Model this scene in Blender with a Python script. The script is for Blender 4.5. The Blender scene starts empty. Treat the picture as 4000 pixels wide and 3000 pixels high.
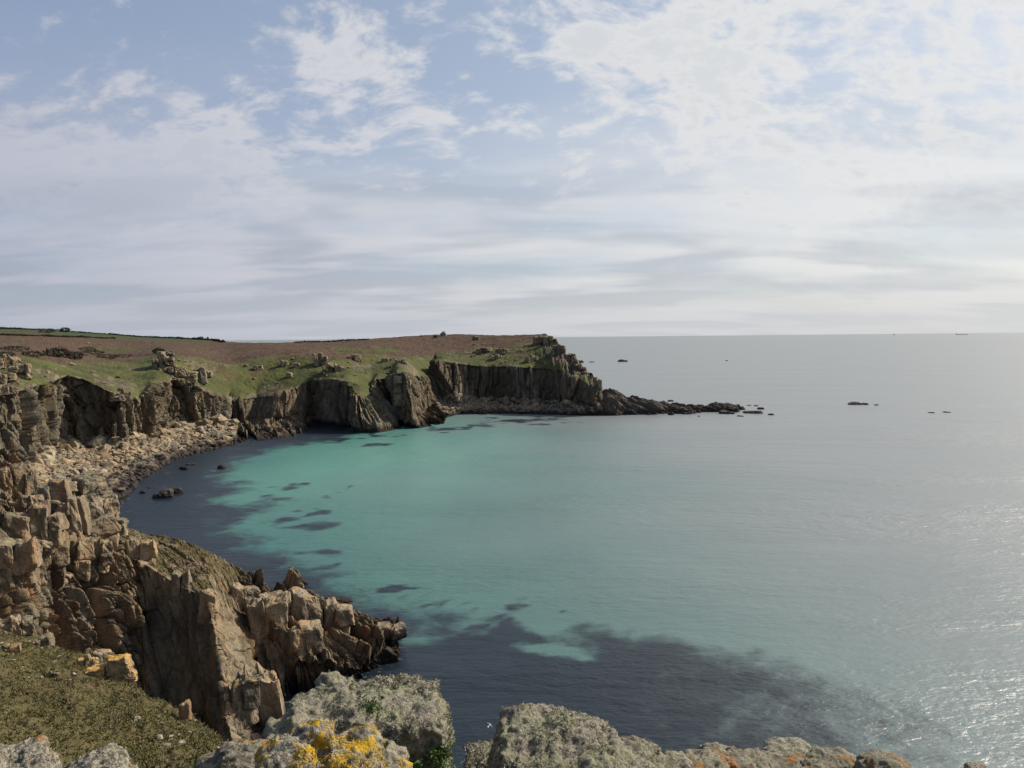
import bpy, bmesh, math, random
import numpy as np
from mathutils import Vector, Matrix, Euler
from mathutils.bvhtree import BVHTree

random.seed(7)
RNG = np.random.default_rng(7)
scene = bpy.context.scene
COL = scene.collection

# ---------------------------------------------------------------- camera
EYE = 50.0                       # camera height above the sea, metres
PITCH, ROLL, FOC = math.radians(3.77), math.radians(0.564), 2773.0
cam_d = bpy.data.cameras.new('camera')
cam_d.sensor_fit = 'HORIZONTAL'; cam_d.sensor_width = 36.0
cam_d.lens = FOC * 36.0 / 4000.0
cam_d.clip_start = 0.05; cam_d.clip_end = 200000.0
cam = bpy.data.objects.new('camera', cam_d); COL.objects.link(cam)
cam.matrix_world = (Matrix.Translation((0, 0, EYE)) @ Matrix.Rotation(math.pi / 2 - PITCH, 4, 'X')
                    @ Matrix.Rotation(-ROLL, 4, 'Z'))
scene.camera = cam

# ---------------------------------------------------------------- light
SUN_AZ, SUN_EL = math.radians(60), math.radians(37)      # azimuth from +Y towards +X
sun_dir = Vector((math.sin(SUN_AZ) * math.cos(SUN_EL), math.cos(SUN_AZ) * math.cos(SUN_EL), math.sin(SUN_EL)))
sl = bpy.data.lights.new('sun', 'SUN'); sl.energy = 5.0; sl.angle = math.radians(0.6); sl.color = (1.0, 0.90, 0.76)
sun = bpy.data.objects.new('sun', sl); COL.objects.link(sun)
sun.rotation_euler = (-sun_dir).to_track_quat('-Z', 'Y').to_euler()
vs = scene.view_settings
vs.view_transform = 'Standard'; vs.look = 'None'; vs.gamma = 1.0; vs.use_curve_mapping = False
vs.exposure = 0.2
scene.render.film_transparent = False
scene.cycles.max_bounces = 4; scene.cycles.diffuse_bounces = 1; scene.cycles.glossy_bounces = 2
scene.cycles.transmission_bounces = 2; scene.cycles.transparent_max_bounces = 4
scene.cycles.caustics_reflective = False; scene.cycles.caustics_refractive = False
scene.cycles.use_denoising = True

# pixel (of the 4000 x 3000 photograph) -> direction / point: used to survey the place
def ray(u, v):
    x = (u - 2000.0) / FOC; y = -(v - 1500.0) / FOC
    c, s = math.cos(ROLL), math.sin(ROLL)
    xr = c * x + s * y; yr = -s * x + c * y
    return np.array([xr, math.cos(PITCH) + yr * math.sin(PITCH), yr * math.cos(PITCH) - math.sin(PITCH)])
def atz(u, v, z):
    d = ray(u, v); k = (z - EYE) / d[2]
    return d * k + np.array([0, 0, EYE])
def atr(u, v, r):
    d = ray(u, v); k = r / math.hypot(d[0], d[1])
    return d * k + np.array([0, 0, EYE])
def rng_of(p): return math.hypot(p[0], p[1])

# ---------------------------------------------------------------- node helper
class NT:
    def __init__(s, tree): s.t = tree; s.n = tree.nodes; s.l = tree.links
    def new(s, typ, **kw):
        n = s.n.new(typ)
        for k, v in kw.items(): setattr(n, k, v)
        return n
    def put(s, sock, val):
        if isinstance(val, bpy.types.NodeSocket): s.l.new(val, sock)
        elif val is not None: sock.default_value = val
    def math(s, op, a, b=None, c=None, clamp=False):
        n = s.new('ShaderNodeMath', operation=op); n.use_clamp = clamp
        s.put(n.inputs[0], a); s.put(n.inputs[1], b); s.put(n.inputs[2], c)
        return n.outputs[0]
    def vmath(s, op, a, b=None, sc=None):
        n = s.new('ShaderNodeVectorMath', operation=op)
        s.put(n.inputs[0], a); s.put(n.inputs[1], b)
        if sc is not None: s.put(n.inputs['Scale'], sc)
        return n.outputs['Value'] if op in ('DOT_PRODUCT', 'LENGTH', 'DISTANCE') else n.outputs['Vector']
    def noise(s, vec, scale, detail=4, rough=0.55, dist=0.0, lac=2.0, dim='3D'):
        n = s.new('ShaderNodeTexNoise'); n.noise_dimensions = dim; s.put(n.inputs['Vector'], vec)
        n.inputs['Scale'].default_value = scale; n.inputs['Detail'].default_value = detail
        n.inputs['Roughness'].default_value = rough; n.inputs['Distortion'].default_value = dist
        n.inputs['Lacunarity'].default_value = lac
        return n.outputs['Fac']
    def voro(s, vec, scale, feature='F1', out='Distance', rnd=1.0):
        n = s.new('ShaderNodeTexVoronoi', feature=feature); s.put(n.inputs['Vector'], vec)
        n.inputs['Scale'].default_value = scale; n.inputs['Randomness'].default_value = rnd
        return n.outputs[out]
    def step(s, x, lo, hi, a=0.0, b=1.0, smooth=True):
        n = s.new('ShaderNodeMapRange'); n.interpolation_type = 'SMOOTHSTEP' if smooth else 'LINEAR'; n.clamp = True
        s.put(n.inputs[0], x); s.put(n.inputs[1], lo); s.put(n.inputs[2], hi); s.put(n.inputs[3], a); s.put(n.inputs[4], b)
        return n.outputs[0]
    def mix(s, f, a, b, mode='MIX'):
        n = s.new('ShaderNodeMix', data_type='RGBA', blend_type=mode); n.clamp_factor = True
        s.put(n.inputs['Factor'], f)
        for k, val in (('A', a), ('B', b)):
            sock = [i for i in n.inputs if i.name == k and i.type == 'RGBA'][0]
            if isinstance(val, (tuple, list)): val = (*val[:3], 1.0)
            s.put(sock, val)
        return [o for o in n.outputs if o.type == 'RGBA'][0]
    def mapping(s, vec, scale=(1, 1, 1), rot=(0, 0, 0), loc=(0, 0, 0)):
        n = s.new('ShaderNodeMapping'); s.put(n.inputs['Vector'], vec)
        n.inputs['Scale'].default_value = scale; n.inputs['Rotation'].default_value = rot; n.inputs['Location'].default_value = loc
        return n.outputs[0]
    def sep(s, vec):
        n = s.new('ShaderNodeSeparateXYZ'); s.put(n.inputs[0], vec); return n.outputs
    def comb(s, x, y, z):
        n = s.new('ShaderNodeCombineXYZ'); s.put(n.inputs[0], x); s.put(n.inputs[1], y); s.put(n.inputs[2], z); return n.outputs[0]
    def attr(s, name, out='Color'):
        n = s.new('ShaderNodeAttribute'); n.attribute_name = name; return n.outputs[out]

# ---------------------------------------------------------------- sky (world)
W = bpy.data.worlds.new('World'); scene.world = W; W.use_nodes = True
def build_sky():
    W.node_tree.nodes.clear(); g = NT(W.node_tree)
    sky = g.new('ShaderNodeTexSky', sky_type='NISHITA'); sky.sun_disc = False
    sky.sun_elevation = SUN_EL; sky.sun_rotation = SUN_AZ
    sky.altitude = 50; sky.air_density = 1.0; sky.dust_density = 1.6; sky.ozone_density = 1.2
    d = g.vmath('NORMALIZE', g.new('ShaderNodeTexCoord').outputs['Generated'])
    x, y, z = g.sep(d)
    zc = g.math('MAXIMUM', z, 0.0)
    inv = g.math('DIVIDE', 1.0, g.math('ADD', zc, 0.16))
    q = g.comb(g.math('MULTIPLY', x, inv), g.math('MULTIPLY', y, inv), 0.0)
    inv2 = g.math('DIVIDE', 1.9, g.math('ADD', zc, 0.50))
    q2 = g.comb(g.math('MULTIPLY', x, inv2), g.math('MULTIPLY', y, inv2), 0.0)
    # low frequency wander
    wn = g.new('ShaderNodeTexNoise', noise_dimensions='2D'); g.put(wn.inputs['Vector'], q2); wn.inputs['Scale'].default_value = 1.5; wn.inputs['Detail'].default_value = 2
    wob = g.vmath('SCALE', g.vmath('SUBTRACT', wn.outputs['Color'], (0.5, 0.5, 0.5)), sc=0.22)
    qw = g.vmath('ADD', q2, wob)
    puff = g.noise(g.mapping(qw, (0.9, 1.45, 1), (0, 0, 0.45)), 9.5, 5, 0.62, 0.0, dim='2D')      # altocumulus rolls
    body = g.noise(g.mapping(qw, (1.0, 1.2, 1), (0, 0, 0.3), (3.1, 1.7, 0)), 3.0, 4, 0.60, 0.0, dim='2D')
    veil = g.noise(g.mapping(q, (0.55, 1.1, 1), (0, 0, -0.12), (7.3, 2.2, 0)), 1.3, 4, 0.5, 0.1, dim='2D')
    def blob(u, v, rad):            # soft bank of cloud round a compass direction
        c = ray(u, v); c = c / np.linalg.norm(c)
        return g.step(g.vmath('DISTANCE', d, tuple(c)), rad, 0.0)
    def add(*a):
        r = a[0]
        for b in a[1:]: r = g.math('ADD', r, b)
        return r
    sc_ = lambda a, k: g.math('MULTIPLY', a, k)
    dsun = g.vmath('DOT_PRODUCT', d, tuple(sun_dir))
    east = g.step(dsun, 0.55, 0.76)
    cov = add(sc_(east, 0.20), sc_(blob(1600, 180, 0.17), 0.20), sc_(blob(1300, 400, 0.13), 0.15), sc_(blob(1700, 520, 0.08), 0.10), sc_(blob(250, 680, 0.22), 0.33), sc_(blob(800, 700, 0.18), 0.28), sc_(blob(250, 180, 0.16), -0.14),
              sc_(blob(2250, 200, 0.06), 0.20), sc_(blob(2250, 590, 0.10), 0.12), sc_(blob(2750, 220, 0.18), 0.14), sc_(blob(1900, 450, 0.08), 0.08))
    dens = add(sc_(puff, 0.60), sc_(body, 0.60), cov)
    cum = g.step(dens, 0.65, 0.92)
    thick = g.step(dens, 0.80, 1.02)
    # haze and stratus veil towards the horizon
    low = g.step(z, 0.40, 0.10)
    strat = g.math('MULTIPLY', low, g.step(veil, 0.25, 0.60, 0.35, 1.0))
    haze = g.step(z, 0.10, -0.01)
    grey = g.math('MULTIPLY', g.step(g.noise(g.mapping(q, (0.45, 1.0, 1), (0, 0, 0.1), (1.3, 9.2, 0)), 1.7, 3, 0.5, 0.15, dim='2D'), 0.39, 0.61), g.step(z, 0.36, 0.22))
    glow = g.step(dsun, -0.20, 0.80, smooth=False)
    glow2 = g.math('MULTIPLY', glow, glow)
    aur = g.math('POWER', g.step(dsun, 0.91, 1.0, smooth=False), 1.7)                      # bright veil round the sun
    cool = g.mix(glow, (0.47, 0.48, 0.58), (0.73, 0.725, 0.735))
    cloud = g.mix(glow2, cool, (0.84, 0.83, 0.81))
    shade = g.mix(glow, (0.40, 0.45, 0.56), (0.62, 0.66, 0.70))
    cloud = g.mix(g.math('MULTIPLY', thick, 0.55), cloud, shade)
    cloud = g.mix(aur, cloud, (9.0, 8.3, 7.2))
    stratc = g.mix(g.math('MULTIPLY', grey, 0.85), cloud, g.mix(glow, (0.30, 0.35, 0.45), (0.54, 0.57, 0.61)))
    blue = g.vmath('SCALE', sky.outputs[0], sc=SKY_K)
    blue = g.mix(g.step(z, 0.45, 0.95, 0.45, 0.0), blue, g.mix(glow, (0.28, 0.37, 0.62), (0.58, 0.66, 0.76)))     # thin high cirrus over the blue
    c1 = g.mix(g.math('MULTIPLY', strat, 0.85), blue, stratc)
    c2 = g.mix(g.math('MULTIPLY', cum, g.step(z, 0.08, 0.28, 0.15, 0.90)), c1, cloud)
    hz = g.mix(glow, (0.43, 0.47, 0.55), (0.68, 0.69, 0.70))
    c3 = g.mix(g.math('MULTIPLY', haze, 0.75), c2, hz)
    bg = g.new('ShaderNodeBackground'); bg.inputs[1].default_value = 0.87
    g.put(bg.inputs[0], c3)
    out = g.new('ShaderNodeOutputWorld'); g.l.new(bg.outputs[0], out.inputs[0])
SKY_K = 0.105            # strength of the clear Nishita sky
build_sky()
W.cycles.sampling_method = 'MANUAL'; W.cycles.sample_map_resolution = 512

# ---------------------------------------------------------------- numpy noise
def _h(ix, iy, iz, seed):
    h = ix.astype(np.uint32) * np.uint32(374761393) + iy.astype(np.uint32) * np.uint32(668265263) + iz.astype(np.uint32) * np.uint32(2147483647) + np.uint32((seed * 974634721) & 0xFFFFFFFF)
    h ^= h >> np.uint32(13); h *= np.uint32(1274126177); h ^= h >> np.uint32(16); h *= np.uint32(2246822519); h ^= h >> np.uint32(15)
    return h
def hash01(ix, iy, iz, seed=0): return _h(ix, iy, iz, seed).astype(np.float32) * np.float32(1 / 4294967296.0)
def vnoise(p, seed=0):
    i = np.floor(p).astype(np.int32); f = (p - i).astype(np.float32); f = f * f * f * (f * (f * 6 - 15) + 10)
    r = 0
    for dx in (0, 1):
        wx = f[:, 0] if dx else 1 - f[:, 0]
        for dy in (0, 1):
            wy = f[:, 1] if dy else 1 - f[:, 1]
            for dz in (0, 1):
                wz = f[:, 2] if dz else 1 - f[:, 2]
                r = r + wx * wy * wz * hash01(i[:, 0] + dx, i[:, 1] + dy, i[:, 2] + dz, seed)
    return r * 2 - 1
def fbm(p, octv=4, seed=0, gain=0.5):
    r = 0; a = 1.0; n = 0
    for o in range(octv):
        r = r + a * vnoise(p * (2.03 ** o) + o * 17.3, seed + o); n += a; a *= gain
    return r / n * 1.5
def voronoi(a, b, seed=0, jit=0.9):
    """2-D cells: f1, f2, random value of the cell, offset to its centre"""
    a = a.astype(np.float32); b = b.astype(np.float32); ia = np.floor(a).astype(np.int32); ib = np.floor(b).astype(np.int32)
    f1 = np.full(a.shape, 9.0); f2 = np.full(a.shape, 9.0); cid = np.zeros(a.shape); da = np.zeros(a.shape); db = np.zeros(a.shape)
    z = np.zeros_like(ia)
    for dx in (-1, 0, 1):
        for dy in (-1, 0, 1):
            cx = ia + dx; cy = ib + dy
            px = cx + 0.5 + jit * (hash01(cx, cy, z, seed) - 0.5); py = cy + 0.5 + jit * (hash01(cx, cy, z, seed + 11) - 0.5)
            ex = a - px; ey = b - py
            dd = np.maximum(np.abs(ex), np.abs(ey)) * 0.7 + 0.3 * np.sqrt(ex * ex + ey * ey)
            v = hash01(cx, cy, z, seed + 23)
            n = dd < f1
            f2 = np.where(n, f1, np.minimum(f2, dd))
            cid = np.where(n, v, cid); da = np.where(n, ex, da); db = np.where(n, ey, db)
            f1 = np.where(n, dd, f1)
    return f1, f2, cid, da, db
def sstep(x, a, b):
    t = np.clip((x - a) / (b - a), 0, 1); return t * t * (3 - 2 * t)

# ---------------------------------------------------------------- mesh helpers
def mesh_from(name, V, Fq, smooth=None):
    V = np.asarray(V, dtype=np.float32); Fq = np.asarray(Fq, dtype=np.int32)
    me = bpy.data.meshes.new(name); nf, k = Fq.shape
    me.vertices.add(len(V)); me.vertices.foreach_set('co', V.ravel())
    me.loops.add(nf * k); me.loops.foreach_set('vertex_index', Fq.ravel())
    me.polygons.add(nf); me.polygons.foreach_set('loop_start', np.arange(0, nf * k, k, dtype=np.int32))
    if smooth is not None:
        sm = np.broadcast_to(np.asarray(smooth, dtype=bool), (nf,)).copy()
        me.polygons.foreach_set('use_smooth', sm)
    me.update(calc_edges=True); me.validate()
    return me
def set_attr(me, name, arr):
    at = me.color_attributes.new(name, 'FLOAT_COLOR', 'POINT')
    a = np.ones((len(me.vertices), 4), dtype=np.float32); arr = np.asarray(arr)
    a[:, :arr.shape[1]] = arr; at.data.foreach_set('color', a.ravel())
def link(name, data, mat=None, parent=None):
    o = bpy.data.objects.new(name, data); COL.objects.link(o)
    if mat is not None and data is not None:
        data.materials.clear(); data.materials.append(mat)
    if parent is not None: o.parent = parent
    return o
def tag(o, label=None, cat=None, group=None, kind=None):
    if label: o['label'] = label
    if cat: o['category'] = cat
    if group: o['group'] = group
    if kind: o['kind'] = kind
    return o
def empty(name, loc=(0, 0, 0), rz=0.0):
    o = bpy.data.objects.new(name, None); COL.objects.link(o); o.location = loc; o.rotation_euler = (0, 0, rz)
    o.empty_display_size = 0.2
    return o
def grid_faces(nr, nc):
    i = np.arange(nr * nc).reshape(nr, nc)
    return np.stack([i[:-1, :-1], i[:-1, 1:], i[1:, 1:], i[1:, :-1]], -1).reshape(-1, 4)
def grid_normals(P):
    du = np.gradient(P, axis=1); dv = np.gradient(P, axis=0)
    n = np.cross(du, dv); return n / (np.linalg.norm(n, axis=-1, keepdims=True) + 1e-9)
def smooth_axis(P, axis, it):
    for _ in range(it):
        Q = P.copy()
        sl = [slice(None)] * P.ndim; a = list(sl); b = list(sl); c = list(sl)
        a[axis] = slice(0, -2); b[axis] = slice(1, -1); c[axis] = slice(2, None)
        Q[tuple(b)] = 0.25 * P[tuple(a)] + 0.5 * P[tuple(b)] + 0.25 * P[tuple(c)]
        P = Q
    return P
def box_smooth(P, w, it=3):
    """running mean of 2w+1 columns along axis 1, ends held"""
    for _ in range(it):
        E = np.concatenate([np.repeat(P[:, :1], w + 1, 1), P, np.repeat(P[:, -1:], w, 1)], 1)
        C = np.cumsum(E, 1); P = (C[:, 2 * w + 1:] - C[:, :-2 * w - 1]) / (2 * w + 1)
    return P
def loft(rails, rows, step, key, smooth=3):
    """rails: K lists of S points. Columns spaced by arc length of rail[key]; rows[k] rows between rails k and k+1"""
    R = np.array(rails, dtype=float); K, S, _ = R.shape
    kk = key if isinstance(key, (list, tuple)) else [key]
    seg = np.max([np.linalg.norm(np.diff(R[k], axis=0), axis=1) for k in kk], axis=0)
    seg = np.maximum(seg, 0.5); L = np.concatenate([[0], np.cumsum(seg)])
    n = int(L[-1] / step) + 1; s = np.linspace(0, L[-1], n)
    C = np.empty((K, n, 3))
    for k in range(K):
        for c in range(3): C[k, :, c] = np.interp(s, L, R[k, :, c])
    C = smooth_axis(C, 1, smooth)
    out = []; T = []
    for k in range(K - 1):
        t = np.linspace(0, 1, rows[k] + 1)
        if k < K - 2: t = t[:-1]
        for tt in t: out.append(C[k] * (1 - tt) + C[k + 1] * tt); T.append(k + tt)
    return np.array(out), np.array(T), s

def rock_disp(a, h, amp, seed, k=1.0, lean=0.22, small=1.0, cells=False, crack=1.0, warp=1.0):
    """jointed granite: stepped blocks at three sizes with open straight joints between"""
    p = np.stack([a, h, np.zeros_like(a)], 1)
    wa = fbm(p / 8.0, 2, seed) * 0.75 * k * warp; wh = fbm(p / 9.0 + 31, 2, seed + 5) * 1.5 * k * warp
    aa = a + wa + lean * h; hh = h + wh
    out = 0; tone = 0
    for (ca, ch, of, tl, cr, cw, sd) in ((6.5, 21.0, 1.8, 0.55, 1.2, 0.050, 1), (2.4, 8.0, 0.85, 0.5, 0.95, 0.055, 2), (0.95, 2.6, 0.24 * small, 0.4, 0.30 * small, 0.07, 3)):
        ca *= k; ch *= k
        f1, f2, cid, da, db = voronoi(aa / ca + sd * 7.7, hh / ch, seed + sd * 31, 0.8)
        r2 = (cid * 917.37) % 1.0; r3 = (cid * 331.71) % 1.0
        out = out + k * (of * (cid - 0.5) * 2 + tl * of * (r2 - 0.5) * 3.0 * da + tl * of * (r3 - 0.7) * 1.6 * db)
        out = out - k * cr * crack * np.exp(-np.maximum(f2 - f1, 0) / cw)
        tone = tone + (r3 - 0.5) * (0.35, 0.4, 0.25)[sd - 1]
    out = out + k * 0.14 * fbm(np.stack([aa, hh * 0.6, a * 0], 1) / (0.8 * k), 3, seed + 9)
    return (out * amp, tone) if cells else out * amp

# ---------------------------------------------------------------- materials
def new_mat(name):
    m = bpy.data.materials.new(name); m.use_nodes = True; m.node_tree.nodes.clear()
    g = NT(m.node_tree); b = g.new('ShaderNodeBsdfPrincipled'); o = g.new('ShaderNodeOutputMaterial')
    g.l.new(b.outputs[0], o.inputs[0]); b.inputs['Specular IOR Level'].default_value = 0.25
    return m, g, b
def bump(g, h, strength, dist, prev=None):
    n = g.new('ShaderNodeBump'); n.inputs['Strength'].default_value = strength; n.inputs['Distance'].default_value = dist
    g.put(n.inputs['Height'], h)
    if prev is not None: g.l.new(prev, n.inputs['Normal'])
    return n.outputs[0]
def granite(g, pos, k, warm=0.5, lichen=0.5, dark=0.0, orange=0.62):
    """base colour of weathered granite: tan and grey-brown, rust streaks, grey-green lichen"""
    big = g.noise(g.mapping(pos, (1, 1, 0.55)), 0.09 * k, 4, 0.55)
    mid = g.noise(g.mapping(pos, (1, 1, 0.45)), 0.55 * k, 6, 0.6, 0.3)
    fin = g.noise(pos, 3.2 * k, 5, 0.65)
    c = g.mix(g.step(mid, 0.32, 0.68), (0.100, 0.070, 0.046), (0.280, 0.198, 0.120))
    c = g.mix(g.step(big, 0.38, 0.64), c, g.mix(g.step(mid, 0.3, 0.7), (0.078, 0.066, 0.052), (0.230, 0.190, 0.138)))
    c = g.mix(g.math('MULTIPLY', g.step(g.noise(g.mapping(pos, (1, 1, 0.3), loc=(5, 3, 9)), 0.34 * k, 4, 0.6), 0.52, 0.68), warm), c, (0.290, 0.165, 0.085))
    c = g.mix(g.math('MULTIPLY', g.step(fin, 0.52, 0.72), 0.55), c, (0.085, 0.070, 0.055))
    c = g.mix(g.math('MULTIPLY', g.step(fin, 0.50, 0.26), 0.40), c, (0.34, 0.28, 0.20))
    if lichen:
        nz = g.sep(g.new('ShaderNodeNewGeometry').outputs['Normal'])[2]
        lm = g.math('MULTIPLY', g.step(g.noise(g.mapping(pos, loc=(11, 4, 2)), 0.9 * k, 6, 0.7), 0.44, 0.62), g.step(nz, -0.25, 0.55))
        c = g.mix(g.math('MULTIPLY', lm, lichen), c, (0.215, 0.222, 0.128))
        om = g.math('MULTIPLY', g.step(g.noise(g.mapping(pos, loc=(1, 14, 22)), 0.5 * k, 6, 0.65), orange, orange + 0.07), g.step(nz, 0.1, 0.7))
        c = g.mix(om, c, (0.34, 0.205, 0.055))
    if dark: c = g.mix(dark, c, (0.055, 0.05, 0.046))
    return c, fin, mid
def wetline(g, c, pos, z0=1.0, z1=3.8):
    z = g.sep(pos)[2]
    wob = g.math('MULTIPLY', g.math('SUBTRACT', g.noise(pos, 0.35, 4), 0.5), 3.2)
    return g.mix(g.step(g.math('ADD', z, wob), z1, z0), c, (0.030, 0.024, 0.021))
def rock_mat(name, k=1.0, wet=True, tint=True, gain=1.0, **kw):
    m, g, b = new_mat(name); pos = g.new('ShaderNodeNewGeometry').outputs['Position']
    c, fin, mid = granite(g, pos, k, **kw)
    if tint:
        rnd = g.new('ShaderNodeObjectInfo').outputs['Random']
        t = g.math('ADD', g.math('MULTIPLY', rnd, 0.42 * gain), 0.80 * gain)
        c = g.mix(1.0, c, g.comb(g.math('MULTIPLY', t, 0.95 if gain > 1 else 1.0), t, t), 'MULTIPLY')
    if wet: c = wetline(g, c, pos)
    g.put(b.inputs['Base Color'], c); b.inputs['Roughness'].default_value = 0.85
    cr = g.voro(g.mapping(pos, (1, 1, 0.5)), 0.55 * k, 'DISTANCE_TO_EDGE')
    nrm = bump(g, g.math('MULTIPLY', g.step(cr, 0.0, 0.06), 1.0), 0.5, 0.18 / k)
    nrm = bump(g, g.math('ADD', fin, mid), 0.75, 0.22 / k, nrm)
    g.put(b.inputs['Normal'], nrm)
    return m
def vegetation(g, pos, zone, k):
    r, gr, bl = g.new('ShaderNodeSeparateColor').outputs, None, None
    sp = g.new('ShaderNodeSeparateColor'); g.put(sp.inputs[0], zone)
    n1 = g.noise(pos, 0.055 * k, 5, 0.6); n2 = g.noise(pos, 0.42 * k, 5, 0.65, 0.4); n3 = g.noise(pos, 2.2 * k, 4, 0.7)
    grass = g.mix(g.step(n1, 0.36, 0.62), (0.040, 0.050, 0.017), (0.080, 0.090, 0.027))
    grass = g.mix(g.math('MULTIPLY', g.step(n2, 0.42, 0.66), 0.62), grass, (0.084, 0.074, 0.030))
    grass = g.mix(g.math('MULTIPLY', g.step(n3, 0.50, 0.68), 0.60), grass, (0.026, 0.029, 0.012))
    grass = g.mix(g.math('MULTIPLY', g.step(n3, 0.44, 0.28), 0.35), grass, (0.128, 0.122, 0.055))
    brk = g.mix(g.step(n2, 0.34, 0.66), (0.052, 0.032, 0.021), (0.088, 0.054, 0.034))
    brk = g.mix(g.math('MULTIPLY', g.step(n1, 0.50, 0.66), 0.5), brk, (0.098, 0.066, 0.036))
    brk = g.mix(g.math('MULTIPLY', g.step(n3, 0.52, 0.66), 0.55), brk, (0.045, 0.030, 0.018))
    fld = g.mix(g.step(n2, 0.4, 0.6), (0.030, 0.042, 0.017), (0.050, 0.070, 0.024))
    c = g.mix(sp.outputs[1], grass, brk); c = g.mix(sp.outputs[2], c, fld)
    return c, sp.outputs[0], n2, n3
def terrain_mat(name, k=1.0, kg=1.0, dry=0.0, **kw):
    m, g, b = new_mat(name); geo = g.new('ShaderNodeNewGeometry'); pos = geo.outputs['Position']
    c, fin, mid = granite(g, pos, k, **kw)
    tn = g.math('ADD', 1.0, g.math('MULTIPLY', g.attr('tone', 'Fac'), 0.9))
    c = g.mix(1.0, c, g.comb(tn, g.math('POWER', tn, 1.12), g.math('POWER', tn, 1.25)), 'MULTIPLY'); c = wetline(g, c, pos)
    v, gm, n2, n3 = vegetation(g, pos, g.attr('zone'), kg)
    if dry: v = g.mix(dry, v, g.mix(g.step(n3, 0.3, 0.7), (0.048, 0.037, 0.018), (0.115, 0.088, 0.042)))
    gm2 = g.step(g.math('ADD', gm, g.math('MULTIPLY', g.math('SUBTRACT', mid, 0.5), 0.9)), 0.42, 0.58)
    c = g.mix(gm2, c, v)
    g.put(b.inputs['Base Color'], c); b.inputs['Roughness'].default_value = 0.9
    b.inputs['Specular IOR Level'].default_value = 0.15
    cr = g.voro(g.mapping(pos, (1, 1, 0.45)), 0.5 * k, 'DISTANCE_TO_EDGE')
    h = g.math('ADD', g.math('ADD', fin, mid), g.math('MULTIPLY', g.step(cr, 0.0, 0.05), 0.5))
    nr = bump(g, h, 0.8, 0.35 / k)
    ng = bump(g, g.math('ADD', n3, g.math('MULTIPLY', n2, 1.5)), 0.85, 0.9 / kg)
    mx = g.new('ShaderNodeMix', data_type='VECTOR'); g.put(mx.inputs[0], gm2)
    vi = [i for i in mx.inputs if i.type == 'VECTOR']; g.l.new(nr, vi[0]); g.l.new(ng, vi[1])
    g.l.new([o for o in mx.outputs if o.type == 'VECTOR'][0], b.inputs['Normal'])
    return m
def plain_mat(name, col, col2=None, scale=5.0, rough=0.8, spec=0.2, sss=None, attr=None):
    m, g, b = new_mat(name); pos = g.new('ShaderNodeNewGeometry').outputs['Position']
    c = g.mix(g.step(g.noise(pos, scale, 5, 0.65), 0.35, 0.65), col, col2 or tuple(x * 0.7 for x in col))
    if attr:
        c = g.mix(1.0, c, g.attr(attr), 'MULTIPLY')
    g.put(b.inputs['Base Color'], c); b.inputs['Roughness'].default_value = rough; b.inputs['Specular IOR Level'].default_value = spec
    return m

M_FAR = terrain_mat('coast_rock_and_heath', 0.55, 1.0, lichen=0.45, warm=0.35, orange=0.72, dark=0.26)
M_HEAD = terrain_mat('headland_rock_and_heath', 0.55, 1.0, lichen=0.3, warm=0.2, orange=0.8, dark=0.45)
M_NEAR = terrain_mat('near_granite', 1.0, 2.0, dry=0.6, lichen=0.28, warm=0.95, orange=0.68)
M_SLOPE = terrain_mat('dry_turf', 1.6, 3.0, dry=0.70, lichen=0.5, warm=0.3)
M_REEF = rock_mat('dark_reef_rock', 0.7, dark=0.72, lichen=0.0, tint=False)
M_BLOCK = rock_mat('granite_block', 1.0, lichen=0.42, warm=0.8)
M_FARBLOCK = rock_mat('weathered_outcrop_rock', 0.8, lichen=0.6, warm=0.25)
M_BOULDER = rock_mat('pale_beach_boulder', 0.8, lichen=0.0, warm=0.0, gain=1.28)
M_SEAROCK = rock_mat('wet_sea_rock', 0.9, dark=0.6, lichen=0.0, tint=False)

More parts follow.
